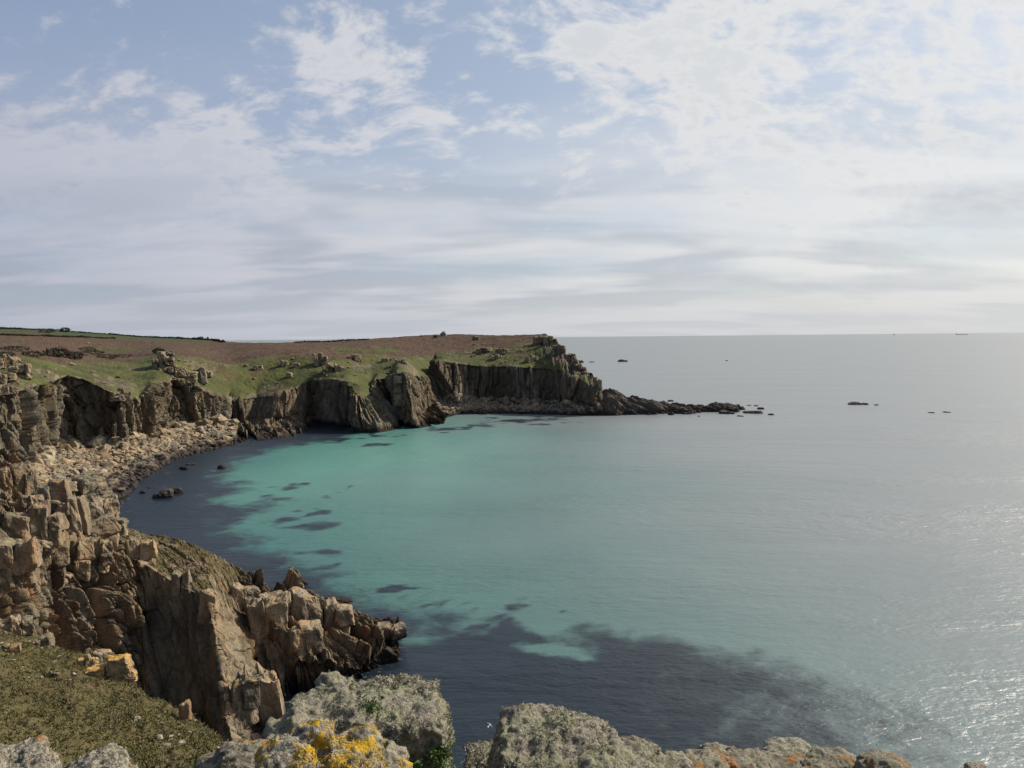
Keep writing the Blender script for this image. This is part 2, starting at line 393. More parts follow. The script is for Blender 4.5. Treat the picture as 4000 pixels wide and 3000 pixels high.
# ---------------------------------------------------------------- far coast: cove cliffs, beaches, headland, moor
#       waterline (u,v)   cliff foot (u,v,z)   cliff top edge (u,v,set back)
ST = [((250, 2300), (-420, 1950, 6), (-480, 1560, 5)),
      ((400, 2090), (-160, 1890, 6), (-200, 1550, 6)),
      ((440, 2040), (0, 1870, 6), (-20, 1545, 6)),
      ((455, 2010), (90, 1850, 6), (70, 1530, 5)),
      ((475, 1965), (140, 1815, 6), (150, 1507, 6)),
      ((500, 1930), (190, 1765, 6), (215, 1490, 6)),
      ((530, 1895), (250, 1745, 6), (272, 1463, 9)),
      ((560, 1870), (300, 1738, 6), (325, 1480, 7)),
      ((600, 1845), (380, 1742, 6), (400, 1513, 4)),
      ((640, 1822), (450, 1740, 6), (470, 1543, 4)),
      ((680, 1800), (540, 1722, 6), (545, 1560, 5)),
      ((720, 1788), (585, 1712, 6), (592, 1508, 8)),
      ((750, 1778), (650, 1685, 5), (650, 1483, 8)),
      ((790, 1768), (720, 1675, 5), (720, 1480, 8)),
      ((840, 1757), (785, 1668, 5), (785, 1522, 7)),
      ((880, 1748), (845, 1661, 5), (850, 1545, 5)),
      ((915, 1738), (893, 1650, 5), (893, 1550, 14)),
      ((950, 1730), (938, 1655, 4), (940, 1560, 5)),
      ((1000, 1722), (980, 1645, 4), (1000, 1552, 7)),
      ((1090, 1715), (1060, 1640, 5), (1060, 1546, 7)),
      ((1150, 1705), (1130, 1635, 5), (1140, 1520, 7)),
      ((1203, 1682), (1190, 1640, 3), (1203, 1492, 6)),
      ((1225, 1656), (1214, 1640, 2), (1216, 1484, 2)),
      ((1300, 1660), (1300, 1647, 2), (1300, 1480, 2)),
      ((1376, 1672), (1374, 1660, 2), (1368, 1492, 2)),
      ((1398, 1690), (1392, 1668, 3), (1385, 1535, 12)),
      ((1480, 1690), (1470, 1660, 4), (1425, 1558, 12)),
      ((1562, 1676), (1545, 1652, 3), (1452, 1548, 14)),
      ((1572, 1662), (1560, 1640, 2), (1462, 1480, 4)),
      ((1577, 1660), (1556, 1632, 2), (1530, 1474, 3)),
      ((1590, 1668), (1578, 1645, 4), (1548, 1456, 8)),
      ((1640, 1672), (1625, 1640, 5), (1580, 1455, 12)),
      ((1735, 1655), (1655, 1610, 4), (1620, 1468, 8)),
      ((1745, 1632), (1690, 1580, 5), (1670, 1470, 5)),
      ((1770, 1623), (1725, 1570, 6), (1718, 1476, 6)),
      ((1790, 1619), (1742, 1564, 7), (1722, 1500, 8)),
      ((1806, 1618), (1768, 1560, 8), (1680, 1425, 12)),
      ((1822, 1617), (1792, 1562, 8), (1692, 1404, 8)),
      ((1880, 1616), (1860, 1568, 6), (1800, 1420, 6)),
      ((1960, 1616), (1950, 1573, 5), (1900, 1431, 6)),
      ((2060, 1618), (2050, 1580, 5), (2010, 1432, 6)),
      ((2150, 1620), (2140, 1585, 4), (2110, 1437, 6)),
      ((2230, 1622), (2220, 1592, 4), (2200, 1450, 6)),
      ((2300, 1623), (2285, 1600, 3), (2262, 1476, 6)),
      ((2360, 1622), (2335, 1605, 3), (2315, 1515, 5)),
      ((2415, 1620), (2385, 1604, 2), (2345, 1540, 3))]
# heath edge (u, v, metres behind the cliff top) and skyline (u, v, metres behind the cliff top)
EU = np.array([(-480, 1400, 60), (0, 1392, 55), (100, 1402, 55), (200, 1416, 45), (300, 1432, 45), (400, 1440, 60), (500, 1438, 60), (560, 1424, 50), (620, 1398, 48),
               (680, 1390, 48), (760, 1396, 55), (850, 1420, 50), (930, 1428, 48), (1000, 1396, 60), (1100, 1382, 60), (1250, 1381, 40), (1400, 1386, 65), (1550, 1380, 70),
               (1650, 1376, 60), (1750, 1374, 60), (1900, 1370, 55), (2010, 1356, 50), (2110, 1345, 48), (2200, 1395, 25), (2262, 1430, 18), (2315, 1480, 10), (2345, 1515, 6)], float)
GU = np.array([(-480, 1277, 800), (0, 1283, 800), (130, 1286, 800), (250, 1293, 780), (400, 1303, 760), (560, 1314, 700), (700, 1321, 650), (830, 1327, 560), (880, 1334, 460), (930, 1338, 360),
               (1020, 1339, 300), (1110, 1338, 290), (1160, 1336, 280), (1250, 1333, 270), (1360, 1329, 260), (1500, 1320, 240), (1600, 1313, 220), (1700, 1307, 190), (1800, 1305, 160),
               (1900, 1309, 130), (2010, 1309, 110), (2060, 1308, 100)], float)
GX = {2110: (2128, 1305, 92), 2200: (2192, 1360, 60), 2262: (2240, 1400, 40), 2315: (2304, 1456, 22), 2345: (2345, 1506, 12)}
rails = [[] for _ in range(7)]
# the line of the heath runs smoothly behind the ins and outs of the cliff edge
RC = np.array([rng_of(atz(*B)) + C[2] for (A, B, C) in ST]); CU = np.array([C[0] for (A, B, C) in ST], float)
RS = np.array([np.average(RC, weights=np.exp(-((CU - u) / 190.0) ** 2)) for u in CU]); RS = np.maximum(RS, RC - 12)
RS = np.array([np.average(RS, weights=np.exp(-((CU - u) / 90.0) ** 2)) for u in CU])
for i_s, (A, B, C) in enumerate(ST):
    a = atz(A[0], A[1], 0.0); b = atz(*B); rb = rng_of(b); c = atr(C[0], C[1], rb + C[2]); rc = rb + C[2]
    d = (a - b); d[2] = 0; d /= (np.linalg.norm(d) + 1e-6)
    u = C[0]; rs = max(RS[i_s], rc - 20)
    e = atr(u, np.interp(u, EU[:, 0], EU[:, 1]), rs + np.interp(u, EU[:, 0], EU[:, 2]))
    if u in GX: g_ = atr(GX[u][0], GX[u][1], rc + GX[u][2])
    else: g_ = atr(u, np.interp(u, GU[:, 0], GU[:, 1]), rs + np.interp(u, GU[:, 0], GU[:, 2]))
    m = (e + g_) * 0.5; m[2] = e[2] * 0.45 + g_[2] * 0.55
    rg = rng_of(g_); h = g_ * (1 + 0.35 * min(1.0, 60 / rg)); h = np.array([g_[0] * (rg + 60) / rg, g_[1] * (rg + 60) / rg, -4.0])
    for k, p in enumerate((a + d * 5 + np.array([0, 0, -3.0]), a, b, c, e, g_, h)): rails[k].append(p)
ROWS = [4, 22, 84, 64, 76, 10]
P, T, S = loft(rails, ROWS, 0.5, [2, 3], 4)
i3, i5 = int(np.searchsorted(T, 2.999)), int(np.searchsorted(T, 4.999))
PS = smooth_axis(box_smooth(P[i3:i5 + 1], 22), 0, 25)
wS = sstep(np.linspace(0, 1, i5 - i3 + 1), 0.0, 0.16)[:, None, None] * (1 - sstep(np.linspace(0, 1, i5 - i3 + 1), 0.9, 1.0))[:, None, None]
P[i3:i5 + 1] = P[i3:i5 + 1] * (1 - wS) + PS * wS
print('coast grid', P.shape)
def coast():
    nr, nc, _ = P.shape
    t = np.repeat(T, nc).reshape(nr, nc)
    N = grid_normals(smooth_axis(smooth_axis(P, 1, 14), 0, 6))
    if N[int(nr * .3), nc // 2, 1] > 0: N = -N
    s2 = np.tile(S, (nr, 1)); flat = P.reshape(-1, 3)
    # rock belt follows the cliff between foot (2) and top edge (3), frayed by noise
    fr = fbm(flat / 11.0, 4, 3).reshape(nr, nc)
    rock = sstep(t, 1.9, 2.06) * (1 - sstep(t + fr * 0.10, 3.0, 3.07))
    env = sstep(t, 1.85, 2.15) * (1 - sstep(t, 2.93, 3.10))
    frac = np.interp(S, STL, np.arange(len(ST)))
    wx = (sstep(frac, 15.5, 17.5) * (1 - sstep(frac, 24.2, 25.4)) + sstep(frac, 35.2, 36.4))[None, :]
    al = s2 * (1 - wx) + (P[..., 0] + 300) * wx
    d = rock_disp(al.ravel(), P[..., 2].ravel() * (1 - 0.35 * np.repeat(wx, nr, 0).ravel()), 1.0, 101, 1.45, (0.24 * (1 - wx) + np.zeros((nr, 1))).ravel(), cells=True); tone = d[1].reshape(nr, nc); d = d[0].reshape(nr, nc)
    flute = np.abs(fbm(np.stack([(al + 0.24 * (1 - wx) * P[..., 2]).ravel() / 3.0, P[..., 2].ravel() / 22.0, s2.ravel() * 0], 1), 3, 119)).reshape(nr, nc)
    d = d * (1.05 + 0.55 * (1 - sstep(frac, 14.5, 16.5)))[None, :] + (0.45 - flute * 1.7) * 1.1
    buttress = fbm(np.stack([al.ravel() / 13.0, P[..., 2].ravel() / 60.0, s2.ravel() * 0], 1), 2, 77).reshape(nr, nc) * 2.8
    Nh = N.copy(); Nh[..., 2] *= 0.3
    Q = P + Nh * ((d * 0.85 + buttress) * env)[..., None]
    # apron rocks near the water
    ap = sstep(t, 0.9, 1.15) * (1 - sstep(t, 1.85, 2.05))
    rocky = np.interp(s2[0], S, S) * 0
    un = np.interp(S, np.linspace(0, S[-1], len(S)), np.arange(len(S)))
    # stations where the shore is bare rock instead of boulders
    bare = ((frac > 16.5) & (frac < 33.2)) | (frac > 41.5)
    bare = np.convolve(bare.astype(float), np.ones(25) / 25, 'same')
    ad = rock_disp(s2.ravel(), (np.linalg.norm(P[..., :2], axis=-1)).ravel(), 1.0, 55, 0.9).reshape(nr, nc)
    Q[..., 2] += (ad * 1.1 + 0.6) * ap * bare[None, :]
    # heath: swells, hummocks
    gz = sstep(t, 2.98, 3.2) * (1 - sstep(t, 4.75, 5.0))
    Q[..., 2] += gz * (fbm(flat / 38.0, 4, 5).reshape(nr, nc) * 1.6 * (1 - sstep(t, 3.8, 4.6) * .5) + fbm(flat / 6.0, 4, 8).reshape(nr, nc) * 0.55 + fbm(flat / 1.7, 3, 9).reshape(nr, nc) * 0.22)
    # headland: rocky right shoulder
    sh = sstep(frac, 40.3, 42.2)[None, :] * sstep(t, 2.9, 3.3) * (1 - sstep(t, 5.0, 5.6))
    hd = rock_disp(s2.ravel(), P[..., 2].ravel(), 1.0, 321, 1.1).reshape(nr, nc)
    Q = Q + np.array([0.25, -0.35, 0.9]) * (sh * (hd * 1.3 + 0.5))[..., None]
    edge = sstep(t, 4.7, 5.0) * (1 - sstep(t, 5.0, 5.4))
    Q[..., 2] += edge * 0.35 * fbm(flat / 5.0, 4, 15).reshape(nr, nc)
    V = Q.reshape(-1, 3)
    n2 = grid_normals(Q); n2 = n2 * np.sign(n2[..., 2:3] + 1e-9)
    grass = sstep(t + fr * 0.12, 2.97, 3.06) * sstep(n2[..., 2], 0.30, 0.52)
    grass = np.maximum(grass, 0.75 * sstep(t, 2.2, 2.5) * (1 - sstep(t, 2.8, 3.0)) * sstep(n2[..., 2], 0.62, 0.8))
    grass *= (1 - sh * sstep(fbm(flat / 7, 3, 41).reshape(nr, nc) + sh * .8, 0.1, 0.5) * .9)
    out = sstep(fbm(flat / 16.0, 5, 21).reshape(nr, nc), 0.42, 0.52) * (1 - sstep(t, 3.9, 4.2))
    grass *= 1 - out * 0.55
    wig = fbm(flat / np.array([60.0, 45, 30]), 5, 31).reshape(nr, nc)
    brk = sstep(t + wig * 0.22, 3.95, 4.12)
    patch = sstep(fbm(flat / np.array([34., 50, 30]), 4, 37).reshape(nr, nc), 0.18, 0.4)
    brk = np.clip(brk - 0.9 * patch * (1 - sstep(t, 4.2, 4.5)), 0, 1)
    brk = np.maximum(brk, 0.55 * sstep(fbm(flat / 22.0, 4, 91).reshape(nr, nc), 0.3, 0.6) * sstep(t, 3.3, 3.6))
    fld = sstep(t, 4.70, 4.74) * (1 - sstep(frac, 13.0, 15.0))[None, :] * (1 - sstep(t, 4.995, 5.0) * .0)
    vy = np.linalg.norm(V[:, :2], axis=1).reshape(nr, nc)
    zone = np.stack([grass, brk * (1 - fld), fld], -1).reshape(-1, 3)
    # split into the cove coast and the far headland at the stream gully
    cut = int(np.searchsorted(frac, 35.6))
    objs = []
    for nm, c0, c1, mt, lab in (('cove_cliffs_and_moor', 0, cut + 1, M_FAR, 'granite cliffs round the cove with green clifftop and brown bracken moor'),
                                ('headland', cut, nc, M_HEAD, 'far headland with shadowed cliff wall and rocky shoulder')):
        Vs = Q[:, c0:c1].reshape(-1, 3); F = grid_faces(nr, c1 - c0)
        z = zone.reshape(nr, nc, 3)[:, c0:c1].reshape(-1, 3)
        tf = np.repeat(T[:-1], c1 - c0 - 1)
        me = mesh_from(nm, Vs, F, tf > 3.05)
        set_attr(me, 'zone', z); tv = tone[:, c0:c1].reshape(-1, 1); set_attr(me, 'tone', np.repeat(tv, 3, 1))
        objs.append(tag(link(nm, me, mt), lab, 'cliffs' if 'cove' in nm else 'headland', kind='structure'))
    return Q, t, frac, objs
def station_len():
    R = np.array(rails); seg = np.maximum(np.linalg.norm(np.diff(R[2], axis=0), axis=1), np.linalg.norm(np.diff(R[3], axis=0), axis=1))
    return np.concatenate([[0], np.cumsum(np.maximum(seg, 0.5))])
STL = station_len()
CQ, CT, CF, coast_objs = coast()

# ---------------------------------------------------------------- reef running out from the headland
def reef():
    cr = [(2330, 1530, 468, 9), (2372, 1512, 470, 8), (2400, 1522, 472, 8), (2450, 1545, 474, 7), (2500, 1552, 476, 7), (2550, 1556, 477, 6), (2600, 1564, 478, 6), (2650, 1575, 480, 5),
          (2700, 1577, 482, 5), (2755, 1582, 484, 5), (2790, 1570, 486, 6), (2840, 1566, 488, 7), (2880, 1580, 490, 5), (2908, 1597, 492, 2)]
    fr = [(2330, 1622), (2380, 1624), (2420, 1624), (2460, 1622), (2510, 1620), (2560, 1620), (2610, 1616), (2650, 1617), (2700, 1618), (2745, 1612), (2790, 1611), (2840, 1610), (2880, 1611), (2912, 1600)]
    r = [[], [], [], [], []]
    for (u, v, rr, _), (fu, fv) in zip(cr, fr):
        a = atz(fu, fv, 0); ra = rng_of(a); c = atr(u, v, ra + 14)
        mid = a * 0.55 + c * 0.45; mid[2] = c[2] * 0.62
        bk = c * np.array([1.04, 1.04, 0]) + np.array([0, 0, -3])
        for k, p in enumerate((a + np.array([0, -3, -2.5]), a, mid, c, bk)): r[k].append(p)
    P, T, S = loft(r, [3, 22, 22, 12], 0.45, 2, 2)
    nr, nc, _ = P.shape; t = np.repeat(T, nc)
    f = P.reshape(-1, 3)
    d = rock_disp(f[:, 0] * 0.8 + f[:, 1] * 0.5, f[:, 1] * 1.0 + f[:, 2], 1.0, 401, 1.0, 0.5) + 0.8 * fbm(f / 5.0, 3, 7)
    w = sstep(t, 0.8, 1.3) * (1 - sstep(t, 3.3, 4.0))
    f = f + np.array([0.25, -0.3, 0.85]) * (w * d * 0.9)[:, None]
    me = mesh_from('reef', f, grid_faces(nr, nc), False)
    return tag(link('reef', me, M_REEF), 'low dark reef of jumbled rock reaching from the headland into the sea', 'reef', kind='structure')
REEF = reef()

# ---------------------------------------------------------------- near promontory across the gully
#        outline crest (u,v,range)   gully wall crest          wall foot
PR = [((-520, 1690, 150), (-520, 1900, 98), (-520, 2300, 88)),
      ((-200, 1725, 150), (-200, 2000, 101), (-200, 2400, 92)),
      ((0, 1765, 148), (0, 2080, 104), (0, 2490, 95)),
      ((130, 1850, 146), (105, 2092, 106), (150, 2550, 97.5)),
      ((250, 1935, 144), (195, 2090, 108), (275, 2590, 100)),
      ((400, 1990, 142), (300, 2120, 110), (385, 2630, 101.5)),
      ((470, 2045, 140), (410, 2152, 112), (475, 2675, 102.5)),
      ((560, 2078, 138), (520, 2165, 113.5), (565, 2740, 103)),
      ((650, 2097, 135), (600, 2222, 112), (665, 2800, 100)),
      ((720, 2112, 131), (700, 2285, 106.5), (780, 2865, 94.5)),
      ((790, 2140, 128), (790, 2330, 101), (880, 2885, 87)),
      ((820, 2155, 127), (822, 2350, 99), (905, 2885, 85.5)),
      ((870, 2185, 126), (870, 2380, 103), (985, 2875, 89.5)),
      ((920, 2215, 124), (915, 2388, 108), (1065, 2850, 94)),
      ((960, 2245, 122), (960, 2405, 111), (1088, 2790, 98)),
      ((1050, 2275, 122), (1060, 2530, 103), (1115, 2745, 99.5)),
      ((1150, 2282, 126), (1180, 2565, 101), (1190, 2715, 100)),
      ((1290, 2345, 125), (1290, 2585, 102), (1310, 2670, 103)),
      ((1430, 2425, 122), (1410, 2600, 103), (1420, 2655, 104)),
      ((1510, 2432, 121), (1475, 2570, 107), (1485, 2610, 107)),
      ((1562, 2462, 119), (1540, 2500, 115), (1545, 2515, 114.5))]
def promontory():
    r = [[] for _ in range(6)]
    for i, (p, q, w) in enumerate(PR):
        p3 = atr(*p); q3 = atr(*q); w3 = atr(*w)
        out = p3[:2] / np.linalg.norm(p3[:2])
        f = min(1.0, max(0.15, p3[2] / 20.0))
        o3 = np.array([p3[0] + out[0] * 14 * f + 3 * f, p3[1] + out[1] * 14 * f, -3.0])
        if i >= 14: w3[2] = min(w3[2], 0.3)
        s3 = w3 + np.array([0.5, -1.5, -4.0])
        if i < 3: s3 = w3 + np.array([0.0, -4, -3])
        m3 = p3 * 0.5 + q3 * 0.5; m3[2] += 0.6
        for k, x in enumerate((o3, p3, m3, q3, w3, s3)): r[k].append(x)
    P, T, S = loft(r, [26, 60, 60, 190, 6], 0.16, [3, 4], 10)
    nr, nc, _ = P.shape; print('promontory grid', P.shape)
    t = np.repeat(T, nc).reshape(nr, nc)
    N = grid_normals(smooth_axis(smooth_axis(P, 1, 80), 0, 12))
    if N[int(nr * .6), nc // 2, 1] > 0: N = -N
    L = np.array([max(np.linalg.norm(np.array(r[3][i + 1]) - r[3][i]), np.linalg.norm(np.array(r[4][i + 1]) - r[4][i])) for i in range(len(PR) - 1)])
    fr = np.interp(S, np.concatenate([[0], np.cumsum(np.maximum(L, .5))]), np.arange(len(PR)))
    s2 = np.tile(S, (nr, 1)); flat = P.reshape(-1, 3)
    wall = sstep(t, 2.9, 3.1) * (1 - sstep(t, 4.0, 4.6))
    top = sstep(t, 0.6, 1.0) * (1 - sstep(t, 2.9, 3.1))
    leanv = 0.30; rz = sstep(fr, 10.1, 10.7) * (1 - sstep(fr, 13.0, 13.7))
    d, tone = rock_disp(s2.ravel(), P[..., 2].ravel() * 1.0, 1.0, 201, 0.8, leanv, np.tile(1.2 * (1 - 0.9 * rz), nr), True, 1.25); d = d.reshape(nr, nc); tone = tone.reshape(nr, nc)
    but = fbm(np.stack([(s2 + leanv * P[..., 2]).ravel() / 6.0, P[..., 2].ravel() / 40.0, s2.ravel() * 0], 1), 3, 177).reshape(nr, nc) * 1.5
    fl = np.abs(fbm(np.stack([(s2 + 0.34 * P[..., 2]).ravel() / 1.5, P[..., 2].ravel() / 9.0, s2.ravel() * 0], 1), 3, 191)).reshape(nr, nc)
    flz = 1.25 * (0.3 + 0.7 * sstep(fr, 2.2, 3.0))[None, :] * (1 - sstep(fr, 7.0, 7.8))[None, :] + 0.45 * sstep(fr, 7.8, 9.0)[None, :]
    but = but + (0.55 - fl * 1.9) * flz
    fine = fbm(flat / 0.5, 3, 61).reshape(nr, nc) * 0.10
    Nh = N.copy(); Nh[..., 2] *= 0.45
    d2 = 0.0
    lump_ = (0.75 * fbm(flat / 2.6, 3, 95) - 0.9 * np.exp(-np.abs(fbm(flat / np.array([1.9, 1.9, 3.2]), 2, 97)) / 0.035)).reshape(nr, nc)
    slab = np.zeros((1, nc))
    quiet = sstep(fr, 6.9, 7.7)[None, :] * (1 - sstep(fr, 10.4, 11.0)[None, :])
    ribs = (0.55 + 0.45 * sstep(fr, 2.6, 3.6))[None, :] * (1 - sstep(fr, 6.8, 7.4)[None, :])
    rel = (d * (1.0 + 1.1 * ribs) + but * 0.8) * (1 - slab) + (d2 * 1.25 + d * 0.7 + but * 0.5) * slab
    Q = P + Nh * ((rel * (1 - 0.62 * quiet) * (1 - 0.93 * rz[None, :]) + rz[None, :] * lump_ + fine) * wall)[..., None]
    # the top: debris and jointed ledges; bare platform towards the tip
    tip = sstep(fr, 13.2, 14.8)[None, :]
    rr = np.linalg.norm(P[..., :2], axis=-1)
    dt, tone2 = rock_disp((s2).ravel(), (rr + P[..., 2]).ravel(), 1.0, 251, 0.62, 0.7, 1.4, True); dt = dt.reshape(nr, nc); tone = tone * wall + tone2.reshape(nr, nc) * (1 - wall)
    big = rock_disp((s2 * 0.9).ravel(), (rr * 1.0).ravel(), 1.0, 267, 1.3, 0.9, 0.6).reshape(nr, nc)
    rub = fbm(flat / 1.1, 4, 66).reshape(nr, nc)
    left = 1 - sstep(fr, 5.2, 6.8)[None, :]
    amp = top * (tip * 1.0 + left * 1.0 + 0.35)
    Q = Q + np.array([0.30, -0.25, 0.8]) * (amp * (dt * (0.75 + 0.5 * tip) + big * 0.65 * (tip + left)) + top * rub * 0.30)[..., None]
    n2 = grid_normals(Q); n2 = n2 * np.sign(n2[..., 2:3] + 1e-9)
    gn = fbm(flat / 4.0, 5, 71).reshape(nr, nc)
    grass = sstep(t, 0.5, 0.8) * (1 - sstep(t + gn * .15, 2.85, 3.0)) * sstep(n2[..., 2], 0.45, 0.75) * sstep(gn + 0.45 * (1 - tip) - 0.5 * left - 0.1, -0.1, 0.25) * (1 - tip * .95)
    Vv = Q.reshape(-1, 3)
    me = mesh_from('promontory', Vv, grid_faces(nr, nc), False)
    set_attr(me, 'zone', np.stack([grass * 0.9, grass * 0.25, grass * 0], -1).reshape(-1, 3))
    set_attr(me, 'tone', np.repeat(tone.reshape(-1, 1), 3, 1))
    o = tag(link('promontory', me, M_NEAR), 'sunlit jointed granite promontory rising across the dark gully', 'promontory', kind='structure')
    return Q, o
PQ, PROM = promontory()

# ---------------------------------------------------------------- turf slope below the viewpoint
def slope():
    ed = [(-500, 2200, 95), (-250, 2290, 86), (0, 2420, 74), (110, 2468, 70), (200, 2526, 65), (316, 2556, 61), (420, 2600, 58), (495, 2640, 55), (579, 2730, 50), (705, 2790, 46), (805, 2862, 42),
          (858, 2925, 38), (930, 3040, 33), (1050, 3250, 26)]
    nrm = [(-700, 2900, 36), (-450, 2920, 34), (-200, 2940, 32), (-50, 2950, 31), (80, 2960, 31), (220, 2965, 30), (340, 2975, 30), (450, 2985, 29), (560, 2995, 28), (680, 3010, 27), (780, 3025, 26),
           (850, 3045, 25), (930, 3120, 23), (1050, 3350, 20)]
    r = [[] for _ in range(6)]
    for (e, n) in zip(ed, nrm):
        e3 = atr(*e); n3 = atr(*n); dirn = e3[:2] / np.linalg.norm(e3[:2])
        lo = np.array([e3[0] + dirn[0] * 4 + 6, e3[1] + dirn[1] * 4, e3[2] - 26])
        m3 = (e3 + n3) / 2; m3[2] += 0.5
        k3 = n3 * 0.5; k3[2] = 37.6
        l3 = n3 * 0.16; l3[2] = 46.2
        for k, p in enumerate((lo, e3, m3, n3, k3, l3)): r[k].append(p)
    P, T, S = loft(r, [40, 120, 110, 24, 14], 0.17, 1, 5)
    nr, nc, _ = P.shape; print('slope grid', P.shape)
    t = np.repeat(T, nc).reshape(nr, nc); flat = P.reshape(-1, 3); s2 = np.tile(S, (nr, 1))
    cl = 1 - sstep(t, 0.94, 1.0)
    d = rock_disp(s2.ravel(), P[..., 2].ravel(), 1.0, 501, 0.5).reshape(nr, nc)
    Q = P + np.array([0.8, 0.4, 0.0]) * (d * cl)[..., None]
    rimr = np.exp(-((t - 1.02) / 0.05) ** 2)
    tuft = fbm(flat / np.array([0.55, 0.8, 0.6]), 3, 81).reshape(nr, nc); hum = fbm(flat / 3.2, 4, 83).reshape(nr, nc)
    Q[..., 2] += (1 - cl) * (0.22 * np.maximum(tuft, -0.3) + 0.45 * hum) + rimr * 0.35 * np.maximum(rock_disp(s2.ravel(), (t * 30).ravel(), 1, 507, .35).reshape(nr, nc), -0.3)
    gn = fbm(flat / 2.3, 4, 85).reshape(nr, nc)
    grass = sstep(t + gn * 0.05, 1.0, 1.06)
    rub = sstep(-s2 + gn * 6 + 20, 0, 8) * (1 - sstep(t, 1.25, 1.5))
    grass *= 1 - 0.75 * rub * sstep(gn, -0.1, 0.2)
    me = mesh_from('turf_slope', Q.reshape(-1, 3), grid_faces(nr, nc), False)
    set_attr(me, 'zone', np.stack([grass, 0.35 * sstep(hum, 0.1, 0.5) * grass, grass * 0], -1).reshape(-1, 3))
    return Q, t, tag(link('turf_slope', me, M_SLOPE), 'steep tussocky olive turf slope below the viewpoint', 'slope', kind='structure')
SQ, STT, SLOPE = slope()

# ledge the photographer stands on (below the frame) and the cliff under it
def ledge():
    prof = [(-12, 49.2), (-3, 48.4), (2.0, 48.2), (4.0, 47.1), (6.0, 45.8), (9.0, 43.5), (10.8, 40.5), (13.5, 18), (16.5, -4)]
    ang = np.radians(np.linspace(-58, 75, 24))
    r = [[(math.sin(a) * pr if pr > 0 else math.sin(a) * 3 + math.sin(a) * pr * 0, math.cos(a) * pr, z) for a in ang] for pr, z in prof]
    r[0] = [(x * 9 - 2, -14.0, 49.2) for x in np.linspace(-1, 1.4, 24)]; r[1] = [(x * 5 - 1, -3.0, 48.4) for x in np.linspace(-1, 1.4, 24)]
    P, T, S = loft(r, [16, 16, 14, 14, 20, 10, 50, 14], 0.22, 5, 2)
    nr, nc, _ = P.shape; f = P.reshape(-1, 3); t = np.repeat(T, nc)
    d = rock_disp(np.tile(S, nr), f[:, 2] + np.linalg.norm(f[:, :2], axis=1) * .7, 1.0, 601, 0.3)
    f = f + np.array([0.2, 0.5, 0.0]) * (d * sstep(t, 5.5, 6.5))[:, None] + np.array([0, 0, 1.0]) * (np.minimum(d, 0.1) * 0.4 * (1 - sstep(t, 5.5, 6.5)))[:, None]
    me = mesh_from('viewpoint_ledge', f, grid_faces(nr, nc), False)
    set_attr(me, 'zone', np.zeros((len(f), 3)))
    return tag(link('viewpoint_ledge', me, M_NEAR), 'granite ledge under the foreground rocks', 'ledge', kind='structure')
LEDGE = ledge()

# ---------------------------------------------------------------- sea
def poly_sd(px, py, poly):
    n = len(poly); d = np.full(px.shape, 1e18); ins = np.zeros(px.shape, bool)
    for i in range(n):
        ax, ay = poly[i]; bx, by = poly[(i + 1) % n]
        ex, ey = bx - ax, by - ay; wx, wy = px - ax, py - ay
        tt = np.clip((wx * ex + wy * ey) / (ex * ex + ey * ey + 1e-9), 0, 1)
        d = np.minimum(d, (wx - ex * tt) ** 2 + (wy - ey * tt) ** 2)
        c = ((ay > py) != (by > py)) & (px < (bx - ax) * (py - ay) / (by - ay + 1e-12) + ax)
        ins ^= c
    return np.where(ins, -1, 1) * np.sqrt(d)
KELP_BIG = [(1300, 2500), (1500, 2470), (1580, 2470), (1640, 2448), (1750, 2436), (1850, 2474), (1960, 2440), (2100, 2474), (2190, 2500), (2150, 2440), (2330, 2420), (2500, 2430), (2700, 2455), (2900, 2510),
            (3150, 2590), (3400, 2690), (3600, 2790), (3800, 2920), (4000, 3100), (4200, 3900), (1000, 3900), (500, 2950), (600, 2600), (1000, 2450)]
KELP_SHORE = [(250, 2010), (430, 1800), (650, 1730), (900, 1690), (1000, 1680), (1180, 1650), (1230, 1640), (1370, 1640), (1400, 1698), (1340, 1712), (1200, 1722), (1060, 1752), (930, 1790), (850, 1850), (860, 1930), (900, 2050),
              (960, 2100), (1060, 2170), (1150, 2230), (1330, 2300), (1430, 2330), (1500, 2400), (1590, 2460), (1560, 2520), (1300, 2560), (800, 2700), (300, 2500), (100, 2150), (250, 1950)]
KELP_SPOT = [(1280, 2160, 55, 12), (1200, 2050, 90, 14), (1240, 2003, 55, 9), (1130, 1905, 45, 9), (1115, 1948, 45, 8), (1355, 1910, 30, 7), (1500, 2305, 50, 14), (1560, 2332, 120, 20), (1720, 2362, 42, 16),
             (1815, 2354, 26, 9), (1700, 2415, 42, 18), (2000, 2372, 65, 25), (1660, 2390, 45, 12), (1975, 2428, 40, 20), (1260, 2222, 40, 10), (1880, 2450, 80, 22), (1850, 2384, 30, 9), (1430, 2252, 20, 6),
             (1290, 1716, 130, 12), (1750, 1674, 75, 10), (1870, 1661, 65, 8), (2000, 1645, 90, 8), (1480, 1702, 70, 8), (2205, 2386, 22, 7), (1270, 1946, 30, 5), (2100, 1640, 120, 6)]
